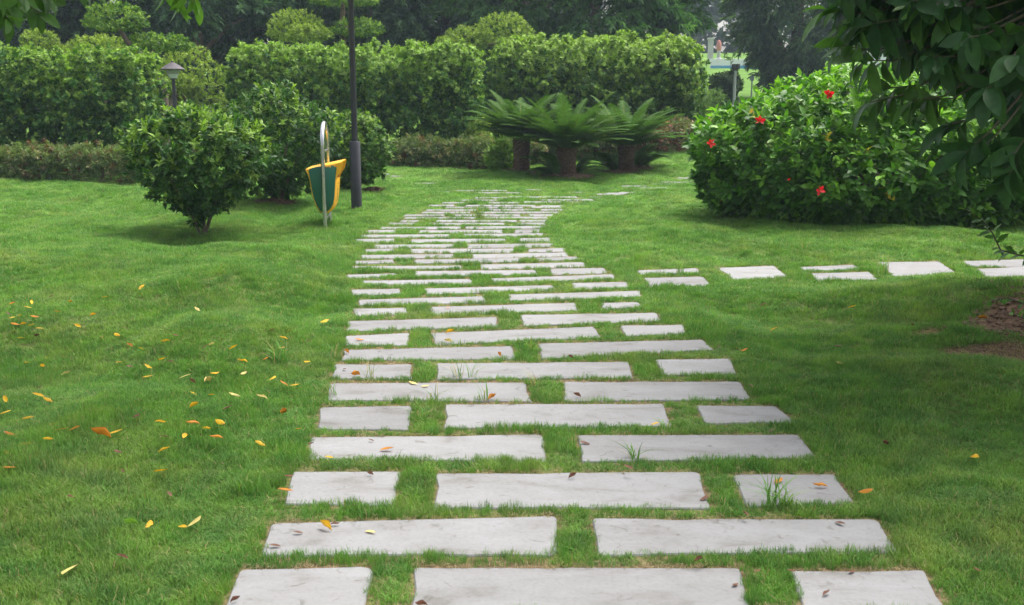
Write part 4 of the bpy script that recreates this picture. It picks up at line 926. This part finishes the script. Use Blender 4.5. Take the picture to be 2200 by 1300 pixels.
def litter_bin():
    Y = 12.5; X = (696.5 - 1100) / F * Y; zb = hz(X, Y); rz = R(-5)
    root = empty('litter_bin', (X, Y, zb), R(3.5)); tag(root, 'green and yellow litter bin hung in a steel hoop', 'litter bin')
    hw = .27; r = .026
    pts = [(0, 0, -.15), (0, 0, .5), (0, 0, 1.02)]
    n = 12
    for i in range(n + 1):
        a = math.pi * i / n; pts.append((.0, hw - hw * math.cos(a), 1.02 + .26 * math.sin(a)))
    pts += [(0, 2 * hw, .5), (0, 2 * hw, -.15)]
    mb = MB(); mb.tube(pts, r, 14); mb.build('hoop', M['steel'], root)
    for z in (.94, .12):
        mb = MB(); mb.tube([(0, .01, z), (0, 2 * hw - .01, z)], .015, 10); mb.build('crossbar', M['steel'], root)
    # bin body: outline in X-Z, extruded between the posts (Y)
    prof = [(-.215, .735), (-.222, .715), (-.20, .67), (-.178, .60), (-.172, .53), (-.15, .40), (-.115, .28), (-.07, .21), (-.02, .185), (.03, .19), (.085, .225), (.115, .29), (.135, .40), (.145, .50), (.152, .59)]
    top = [(.235, .825), (.228, .832), (.05, .795), (-.10, .765), (-.195, .745)]
    y0, y1 = .045, 2 * hw - .045
    def shell(pr, ya, yb, inset=.0):
        c = np.mean(pr, 0); v0 = [(x, ya, z) for x, z in pr]; v1 = [(x, yb, z) for x, z in pr]; return v0, v1
    out = prof + [(.150, .600), (.128, .605), (.118, .64), (.175, .80), (.232, .822)] + top[1:]
    mb = MB(); n = len(out); ve = []
    inset = np.array(out) - np.mean(out, 0)
    c = np.mean(out, 0)
    for ya, s in ((y0, .93), (y0 + .03, 1), (y1 - .03, 1), (y1, .93)):
        ve += [(c[0] + (x - c[0]) * s, ya, c[1] + (z - c[1]) * s) for x, z in out]
    fs = [(l * n + k, l * n + (k + 1) % n, (l + 1) * n + (k + 1) % n, (l + 1) * n + k) for l in range(3) for k in range(n)]
    fs += [tuple(range(n)), tuple(range(3 * n, 4 * n))[::-1]]
    mb.add(ve, [f[::-1] for f in fs]); mb.build('body', M['yellow'], root, smooth=True, angle=50)
    # green side panels with rounded foot
    gp = [(-.178, .705), (-.163, .60), (-.148, .48), (-.125, .37), (-.095, .285), (-.06, .23), (-.02, .21), (.025, .215), (.06, .24), (.098, .295), (.12, .38), (.131, .50), (.138, .60), (.158, .745), (.145, .79), (.05, .782), (-.08, .76), (-.170, .738)]
    for ya, yb in ((y0 - .012, y0 + .005), (y1 - .005, y1 + .012)):
        mb = MB(); n = len(gp); c = np.mean(gp, 0)
        ring = lambda s, y: [(c[0] + (x - c[0]) * s, y, c[1] + (z - c[1]) * s) for x, z in gp]
        a, b = (ya, yb) if ya < y0 else (yb, ya)
        mb.add(ring(.96, a) + ring(1, (a * .6 + b * .4)) + ring(1, b), [(l * n + k, (l + 1) * n + k, (l + 1) * n + (k + 1) % n, l * n + (k + 1) % n) for l in range(2) for k in range(n)] + [tuple(range(n))])
        o = mb.build('side_panel', M['green'], root, smooth=True, angle=50)
    # opening towards the path with a dark mouth
    mb = MB(); mb.add([(.136, y0 + .06, .615), (.136, y1 - .06, .615), (.196, y1 - .06, .80), (.196, y0 + .06, .80)], [(0, 1, 2, 3)])
    mb.add([(.131, y0 + .06, .615), (.131, y1 - .06, .615), (.191, y1 - .06, .80), (.191, y0 + .06, .80)], [(3, 2, 1, 0)]); mb.build('mouth', M['dark'], root, smooth=False)
    # cheeks either side of the mouth
    for ya in (y0 + .002, y1 - .03):
        mb = MB(); v = [(.118, .60), (.152, .60), (.160, .64), (.215, .72), (.236, .82), (.17, .80)]
        n = 6; mb.add([(x, ya, z) for x, z in v] + [(x, ya + .026, z) for x, z in v], [tuple(range(6)), tuple(range(6, 12))[::-1]] + [(k, 6 + k, 6 + (k + 1) % 6, (k + 1) % 6) for k in range(6)]); mb.build('cheek', M['yellow'], root, smooth=False)
    # litter symbol on the front: a small person dropping litter in a basket, in a frame
    mb = MB(); yc = (y0 + y1) / 2
    fx = lambda z: np.interp(z, [.29, .40, .50, .59], [.115, .135, .145, .152]) + .003
    def plate(ya, za, yb, zb_): mb.add([(fx(za), ya, za), (fx(za), yb, za), (fx(zb_), yb, zb_), (fx(zb_), ya, zb_)], [(0, 1, 2, 3)])
    for a in ((yc - .09, .33, yc - .082, .55), (yc + .082, .33, yc + .09, .55), (yc - .082, .33, yc + .082, .338), (yc - .082, .542, yc + .082, .55), (yc - .03, .49, yc, .52), (yc - .035, .41, yc + .005, .485), (yc - .03, .35, yc - .018, .41), (yc - .008, .35, yc + .004, .41), (yc + .005, .455, yc + .04, .468), (yc + .03, .35, yc + .062, .42)): plate(*a)
    o = mb.build('litter_symbol', M['symbol'], root, smooth=False)
litter_bin()

# ------------------------------------------------------------------ overhanging trees close to the viewer
def near_tree(name, label, base, crown_c, crown_r, n_sprays, k, L, W, pal, wts, extra, parts, trunk_top, cell, m, clear=None, grav=.55, zmin=0.0, nb=26, open_=(35, 75), stem=.16):
    base = np.array(base, float); root = empty(name, base); tag(root, label, 'tree')
    cc = np.array(crown_c, float); cr = np.array(crown_r, float)
    tt = np.array(trunk_top, float)
    mb = MB(); mb.tube([(0, 0, -.15), (tt - base) * np.array([.25, .25, .35]), (tt - base) * np.array([.6, .6, .7]), tt - base], [.13, .11, .09, .06], 10); mb.build('trunk', M['bark'], root)
    d = unit(n_sprays); r = 1 - .55 * rng.random(n_sprays) ** 1.6
    p = cc + d * cr * r[:, None] * (1 + .06 * np.sin(d[:, :1] * 9) * np.sin(d[:, 2:3] * 8)); A = d * np.array([1, 1, .35]) + rng.normal(0, .3, (n_sprays, 3))
    keep = p[:, 2] > zmin
    if clear is not None:
        px, py, zc = project(p); keep &= ~clear(px, py, zc, p)
    p, A = p[keep], A[keep]
    if extra is not None and len(extra): p = np.concatenate([p, np.array([e[0] for e in extra])]); A = np.concatenate([A, np.array([e[1] for e in extra])])
    A = norm(A)
    col = palette(len(p), pal, wts)
    for e_i, e in enumerate(extra):
        if len(e) > 2: col[len(p) - len(extra) + e_i] = e[2]
    Lv = Leaves(); rosettes(Lv, p, A, k, L, W, stem, open_, col, grav=grav, jit=.2)
    data = finish(root, Lv, m, 'big', parts, cell=cell)
    # limbs reach the boughs, twigs carry the sprays
    hubs = cc + unit(nb) * cr * .5; hubs[:, 2] = np.maximum(hubs[:, 2], tt[2] * .7)
    for h in hubs:
        mb = MB(); s = tt + (base - tt) * random.uniform(0, .25); mid = (s + h) / 2 + rng.normal(0, .08, 3)
        mb.tube([s - base, mid - base, h - base], [.045, .032, .018], 7); mb.build('limb', M['bark'], root)
    mb = MB()
    for q, a in zip(p, A):
        h = hubs[np.argmin(np.linalg.norm(hubs - q, axis=1))]; s = q - a * (stem + .02); h2 = s + (h - s) * min(1, .5 / max(.01, np.linalg.norm(h - s))) * 1.2
        mb.tube([h2 - base, (h2 + s) / 2 - a * .06 - base, s - base, q - base], [.009, .007, .005, .003], 4, cap=False)
    o = mb.build('twigs', M['twig'], root); o.name = 'twig_spray'; o['kind'] = 'stuff'
    return root
# right: dark large-leaved tree
def clear_r(px, py, zc, p):
    lim = np.interp(px, [1600, 1760, 1830, 1900, 1960, 2040, 2120, 2200, 2300], [-400, -40, 45, 95, 130, 175, 220, 280, 340])   # lowest hanging spray along the crown's edge
    return (py > lim) & (zc > .3)
ex = []
for px, py, Y, ax in ((1775, 20, 5.4, (-1, -.1, .1)), (1800, 95, 5.3, (-1, .1, .2)), (1870, 220, 5.4, (-.9, -.1, -.2)), (1960, 215, 5.3, (-.9, -.2, -.1)), (2075, 330, 5.1, (-.6, -.2, -.5)), (2160, 385, 5.0, (-.5, -.3, -.5)), (1820, 55, 5.3, (-1, 0, .05)), (1850, 130, 5.4, (-1, -.2, 0)), (1900, 190, 5.5, (-1, .1, -.1)), (1975, 215, 5.4, (-1, 0, -.05)), (2030, 270, 5.2, (-.9, -.2, -.2)), (2110, 320, 5.1, (-.6, -.3, -.5)), (2180, 330, 5.0, (-.5, -.4, -.5)),
                      (1960, 20, 5.2, (-.9, -.3, 0)), (2080, 80, 5.0, (-.7, -.6, -.1)), (2120, 190, 4.9, (-.6, -.7, -.2)), (2180, 120, 4.8, (-.4, -.8, -.1)), (2000, 120, 5.1, (-.8, -.5, 0))):
    ex.append((at(px, py, Y), np.array(ax, float), np.array((.075, .17, .028) if px < 1990 else (.035, .10, .026))))  # left-edge sprays paler: backlight put into the leaf colour
for i in range(430):
    px = random.uniform(1790, 2330); py = random.uniform(-120, float(np.interp(px, [1600, 1760, 1830, 1900, 1960, 2040, 2120, 2200, 2300], [-200, -50, 40, 85, 120, 160, 200, 260, 330])))
    Y_ = random.uniform(5.1, 7.0); q = at(px, py, Y_)
    ex.append((q, norm(((q - np.array([4.55, 6.4, 3.05])) * np.array([1, 1, .5]) + rng.normal(0, .5, 3))[None])[0]))
near_tree('broadleaf_tree', 'dark large-leaved tree whose drooping leaves fill the top right corner', (4.55, 7.6, hz(4.55, 7.6)), (4.55, 6.4, 3.05), (3.2, 2.6, 2.5), 1600, 8, .165, .068,
          [(.022, .07, .024), (.034, .10, .027), (.06, .155, .03)], [3, 3, 2], ex, 300, (4.6, 6.9, 2.7), 26, M['glossy_leaf'], clear_r, zmin=1.0)
# left: tree whose lowest twigs dip into the top left corner
def clear_l(px, py, zc, p):
    lim = np.interp(px, [-900, -200, 0, 100, 150, 330, 400, 470, 600], [300, 80, 20, 8, -60, -60, -20, -60, -80])
    return ((py > lim) & (zc > .3)) | ((p[:, 0] > -.3))
exl = []
for px, py, Y, ax in ((30, 12, 4.9, (.7, -.2, -.45)), (85, 30, 5.0, (.7, -.3, -.5)), (15, 40, 4.8, (.5, -.3, -.7)), (110, -5, 5.0, (.8, 0, -.3)), (420, 5, 5.6, (.5, -.2, -.5)), (385, 12, 5.6, (.5, .1, -.6)), (50, -10, 4.7, (.6, -.5, -.4)), (180, -25, 5.1, (.6, -.3, -.3))):
    exl.append((at(px, py, Y), np.array(ax, float), np.array((.12, .25, .035) if px > 300 else (.06, .14, .025))))
near_tree('overhanging_tree', 'tree at the left whose lowest twigs dip into the top left corner', (-4.3, 6.0, hz(-4.3, 6.0)), (-3.1, 5.3, 4.4), (2.9, 2.9, 1.9), 1350, 8, .11, .048,
          [(.03, .08, .02), (.05, .12, .025), (.10, .2, .035)], [3, 3, 1.5], exl, 60, (-4.0, 5.8, 3.4), 20, M['glossy_leaf'], clear_l, zmin=2.1, stem=.14)

# sapling shoots at the right edge
def shoot(label, pts, n, L, W, pal, yoff=0):
    P3 = [at(*p) for p in pts]; base = P3[0].copy(); zb = hz(base[0], base[1]); root = empty('sapling', (base[0], base[1], zb)); tag(root, label, 'sapling', 'sapling shoots at the right edge')
    b = np.array([base[0], base[1], zb]); full = [b - np.array([0, 0, .05])] + P3
    mb = MB(); mb.tube([q - b for q in full], [.009] + list(np.linspace(.007, .003, len(P3))), 6); mb.build('stem', M['twig'], root)
    Lv = Leaves(); P3a = np.array(P3); seg = np.linspace(.15, 1, n); idx = seg * (len(P3) - 1)
    for j, t in enumerate(idx):
        i = min(int(t), len(P3) - 2); q = P3a[i] + (P3a[i + 1] - P3a[i]) * (t - i); ax = norm((P3a[i + 1] - P3a[i])[None])[0]
        side = norm(np.cross(ax, rng.normal(size=3))[None])[0]; D = ax * .5 + side * .9 + np.array([0, 0, .15]); l = L * random.uniform(.65, 1.2) * (1 - .35 * (t / (len(P3) - 1)))
        Lv.add(q[None], D[None], (np.array([0, -.3, 1.0]) + rng.normal(0, .35, 3))[None], np.array([l]), np.array([l * W / L]), np.array([pal[j % len(pal)]]))
    data = Lv.cat(); leaf_parts(root, data, np.arange(n), M['glossy_leaf'], 'big', nvar=4)
GS = [(.09, .21, .04), (.065, .16, .035), (.14, .29, .05)]
shoot('longest leafy shoot reaching up left in front of the hibiscus', [(2290, 640, 6.6), (2230, 556, 6.5), (2190, 548, 6.4), (2150, 538, 6.35), (2132, 500, 6.3), (2110, 474, 6.3), (2072, 448, 6.3)], 40, .095, .045, GS)
shoot('short leafy shoot over the bare soil mound', [(2260, 720, 6.3), (2205, 655, 6.3), (2165, 640, 6.2), (2130, 646, 6.2)], 14, .07, .034, GS)
shoot('lowest leafy shoot at the right edge of the soil', [(2280, 760, 6.2), (2215, 690, 6.2), (2170, 672, 6.15)], 12, .07, .034, GS)
# crumbs of soil on the mound
def clods():
    mb = MB()
    for i in range(420):
        j = 0 if random.random() < .6 else 1; sx_, sy_, rx, ry = SOIL[j]; a = random.uniform(0, 6.28); r = math.sqrt(random.random())
        x, y = sx_ + math.cos(a) * rx * r, sy_ + math.sin(a) * ry * r; s = random.uniform(.006, .028); z = hz(x, y) + s * .3
        v = [(x + s * random.uniform(.7, 1.2) * dx, y + s * random.uniform(.7, 1.2) * dy, z + s * .7 * random.uniform(.6, 1.2) * dz) for dx, dy, dz in ((1, 0, 0), (-1, 0, 0), (0, 1, 0), (0, -1, 0), (0, 0, 1), (0, 0, -1))]
        mb.add(v, [(0, 2, 4), (2, 1, 4), (1, 3, 4), (3, 0, 4), (2, 0, 5), (1, 2, 5), (3, 1, 5), (0, 3, 5)])
    o = mb.build('soil_clods', M['soil'], smooth=False); tag(o, 'crumbs of bare brown soil on the mound by the right edge', kind='stuff'); o.name = 'loose_soil'
clods()

# ------------------------------------------------------------------ weeds on the path
def weed(px, py, n, h, label, straw=.1, spread=.9, wid=.005):
    g = ground(px, py); g_ = np.random.default_rng(int(px)); z = hz(*g)
    me = tuft_mesh('grass_clump', n, .02 + .0006 * n, h, wid, straw, M['grass'], spread, int(px + py))
    o = link('grass_clump', me, None, (g[0], g[1], z)); tag(o, label, 'grass clump', 'weedy grass clumps by the path')
for a in ((1672, 1088, 46, .15, 'spiky grass clump in front of the third row right slab', .06, 1.25), (1365, 990, 16, .11, 'thin grass spray at the fourth row right slab', .1, 1.6),
          (603, 792, 60, .16, 'dense dark grass clump on the left lawn beside the path'), (540, 1060, 60, .09, 'low bushy grass clump at the left path edge near the front', .05, .6),
          (985, 812, 18, .13, 'grass spray over the middle slab of the seventh row', .3, 1.2, .004), (1015, 812, 10, .12, 'smaller grass spray right of the middle seventh row spray', .2, 1.2, .004),
          (795, 812, 14, .13, 'grass spray on the left slab of the seventh row', .25, 1.1, .004), (930, 862, 16, .10, 'pale grass spray over the long left slab of the sixth row', .25, 1.2, .004),
          (1040, 860, 16, .11, 'grass spray right of the pale spray on the sixth row', .3, 1.3, .004), (908, 900, 20, .12, 'straw-tipped grass clump in the gap of the fifth row', .4, 1.2, .004),
          (1150, 830, 18, .11, 'straw-tipped grass clump in the gap of the sixth row', .5, 1.4, .004), (1135, 752, 18, .12, 'straw-tipped grass clump in the gap of the eighth row', .5, 1.3, .004),
          (1462, 588, 26, .16, 'upright grass clump on the first side path slab', .15, .5), (1898, 590, 34, .19, 'upright grass clump on the wide side path slab', .25, .5),
          (1028, 472, 40, .22, 'pale grass clump far along the path', .3, .9, .007), (1668, 545, 22, .16, 'grass clump on the right lawn behind the side path', .2, .7), (1728, 548, 24, .18, 'second grass clump behind the side path, nearer the hibiscus', .2, .9),
          (720, 770, 12, .14, 'straw grass spray at the left end of the eighth row', .6, 1.2, .004), (714, 850, 14, .12, 'grass spray at the left end of the sixth row', .4, 1.2, .004),
          (1430, 925, 14, .08, 'yellow green grass sprig beside the gap of the fifth row', .3, 1.4, .004), (190, 830, 16, .15, 'fine pale grass spray among the leaves on left lawn', .1, 1.5, .003)):
    weed(*a)

# ------------------------------------------------------------------ fallen leaves, each a thing
LV = """205 70 b;125 93 y;285 93 y;228 130 o;420 72 y;50 97 o;110 112 y;47 155 y;75 145 y;140 150 o;370 145 y;95 183 y;125 185 y;158 197 y;60 183 o;312 187 y;52 212 o;148 228 b;85 238 y+;275 245 y;468 223 y;408 243 p;660 250 y;520 265 o;563 278 y;243 285 y;110 335 y;187 316 y;252 325 y;168 352 y;265 378 p+;478 332 y;648 321 y;593 347 y;518 350 b;590 390 y;565 34 y;785 123 p;993 163 b;1297 168 y;1153 205 y;1083 202 b;1130 237 y;1232 247 b;848 262 p;820 270 b;932 274 y;967 330 y;1122 275 y;1062 318 o;1225 330 y;973 375 p;1087 398 y;1178 424 y;1133 418 o;770 458 y;832 410 p;740 388 p;855 375 y;845 463 y;938 463 p;1045 473 p;767 412 b;152 465 y;190 487 y;22 480 y;20 535 y;115 557 y;215 583 y;248 600 y;298 600 o;272 550 b;45 627 o;192 640 y;400 627 o+;462 612 y;735 628 y;660 630 b;800 625 b;862 635 o;880 572 y;640 573 y;825 600 y;768 578 o;775 508 y;910 515 b+;1140 537 o;1190 597 y;1038 660 y;658 683 y;470 690 b;640 768 y;673 858 b;100 662 o;32 705 o;42 755 o+;730 993 y+;590 977 y;775 975 p;285 1160 p+;490 1110 b;525 980 g;280 870 b;490 770 b;175 750 b;350 287 b;440 280 b;605 177 b;500 195 b;30 137 b;700 225 b;680 330 b;545 545 b;160 430 b"""
LV2 = """961 659 o;773 727 o;967 712 y;963 732 p;745 755 o;1073 762 o;764 805 o+;888 819 p;913 826 p;1057 853 o;797 942 b;831 962 o;707 984 y;1257 949 b;882 783 b;1663 708 y;1599 752 o;1806 782 p;1831 660 y;1225 768 b;1408 912 y;1613 829 b;1970 640 O;2082 630 t;2030 703 b+;2112 686 o;2090 982 y;2100 1227 b;1860 1056 o;1672 1029 o;1762 1041 o;1230 1021 b;1511 1066 b;700 1130 y+;795 1138 p;720 1122 b;640 1140 b;590 1168 b;620 1023 b;613 1055 o;668 955 b;795 1015 b;1500 1205 b;1630 1228 b;1775 1270 b;1830 1222 b;1580 1250 b;905 1296 b;505 1285 b;740 790 b;1545 745 b;1660 925 b;1900 955 b;1350 1005 b;1700 1225 b;1960 700 b;1800 745 b;1640 655 b;1240 848 b;1600 1105 b;1805 1120 b"""
COLS = {'y': ((.62, .37, .015), 'yellow'), 'o': ((.50, .20, .02), 'orange'), 'b': ((.16, .07, .04), 'brown'), 'p': ((.62, .50, .16), 'pale yellow'), 'g': ((.15, .3, .03), 'green'), 't': ((.45, .26, .08), 'tan'), 'O': ((.52, .26, .02), 'amber')}
ORD = 'first second third fourth fifth sixth seventh eighth ninth tenth eleventh twelfth thirteenth fourteenth fifteenth sixteenth seventeenth eighteenth nineteenth twentieth'.split()
row_y = [np.mean([p[1] for c in r for p in c]) for r in ROWS]
lv = []
for t in LV.split(';'):
    x, y, c = t.split(); lv.append((float(x) / 1.857, 600 + float(y) / 1.857, c))
for t in LV2.split(';'):
    x, y, c = t.split(); lv.append((float(x), float(y), c))
rec = []
for x, y, c in lv:
    k = int(np.argmin([abs(y - r) for r in row_y])); xs = [p[0] for s_ in ROWS[k] for p in s_]
    side = 'left' if x < min(xs) - 5 else ('right' if x > max(xs) + 5 else 'path')
    rec.append([x, y, c, k, side, abs(x - (min(xs) if side == 'left' else max(xs))) if side != 'path' else x])
def fmesh(c, v):
    T_, Fs = TPL['fallen']; V = T_.copy(); V[:, 1] *= (.36, .44, .30, .40, .26, .48)[v]; V[:, 2] *= (.9, -.8, 1.3, .4, 1.8, -1.2)[v]; V[:, 2] -= V[:, 2].min()
    if v in (2, 4): V[:, 2] += .07 * np.sin(V[:, 0] * 6)
    if v in (3, 5): V[:, 1] += .12 * np.sin(V[:, 0] * 3); V[6:9, 1] *= .7
    if v == 4: V[:, 2] += np.abs(V[:, 1]) * 1.1
    V[:, 0] -= .5
    col = np.repeat(np.array(COLS[c][0])[None], len(V), 0); col = col * rng.uniform(.72, 1.08, (len(V), 1)); col[-1 - (v % 2):] = col[-1 - (v % 2):] * .45 + np.array([.05, .025, .01])
    return mesh_np('fallen_leaf', V, [i for f in Fs for i in f], [len(f) for f in Fs], M['dead_leaf'], cols=col)
FM = {(c, v): fmesh(c, v) for c in COLS for v in range(6)}
seen = {}
for x, y, c, k, side, dist in sorted(rec, key=lambda r: (r[3], r[4], r[5])):
    ck = c[0]; big = c.endswith('+'); key = (k, side, ck); seen[key] = seen.get(key, 0) + 1; n = seen[key]
    tot = sum(1 for r in rec if r[3] == k and r[4] == side and r[2][0] == ck)
    cn = COLS[ck][1]
    pos = f"{ORD[k]} slab row"
    if side == 'path': lab = f"{cn} fallen leaf on path at {pos}" + (f", {ORD[n-1]} from the left there" if tot > 1 else '')
    else: lab = f"{cn} leaf on {side} lawn beside {pos}" + (f", {ORD[n-1]} {cn} one from path" if tot > 1 else '')
    g = ground(x, y, .02); d = slab_dist(np.array([g[0]]), np.array([g[1]]))[0]
    on = d < -.01
    z = (.0095 if on else hz(*g) + .029 + .0026 * g[1] + random.uniform(-.010, .006))
    if not on: g = ground(x, y, z)
    L = {'b': .042, 'O': .135, 't': .08}.get(ck, .063) * random.uniform(.75, 1.25) * (1.25 if big else 1)
    o = link('fallen_leaf', FM[(ck, random.randrange(6))], None, (g[0], g[1], z))
    o.scale = (L,) * 3; o.rotation_euler = (random.uniform(-.5, .5) * (0.07 if on else 1), random.uniform(-.35, .35) * (0.07 if on else 1), random.choice([0, math.pi]) + random.gauss(0, .7))
    tag(o, lab, 'leaf', 'leaves fallen on the lawn and path')
# dry leaves caught in the right tree
# ------------------------------------------------------------------ air
hb = MB(); hb.box((0, 60, 9.5), (270, 150, 23)); hm = bpy.data.materials.new('haze'); hm.use_nodes = True
n_ = hm.node_tree; n_.nodes.clear(); vo = n_.nodes.new('ShaderNodeVolumePrincipled'); vo.inputs['Color'].default_value = (.72, .86, 1, 1); vo.inputs['Density'].default_value = .0009; vo.inputs['Anisotropy'].default_value = .0
ou = n_.nodes.new('ShaderNodeOutputMaterial'); n_.links.new(vo.outputs[0], ou.inputs['Volume'])
ho = hb.build('haze', hm, smooth=False); tag(ho, 'thin pale morning haze over the park', kind='stuff')
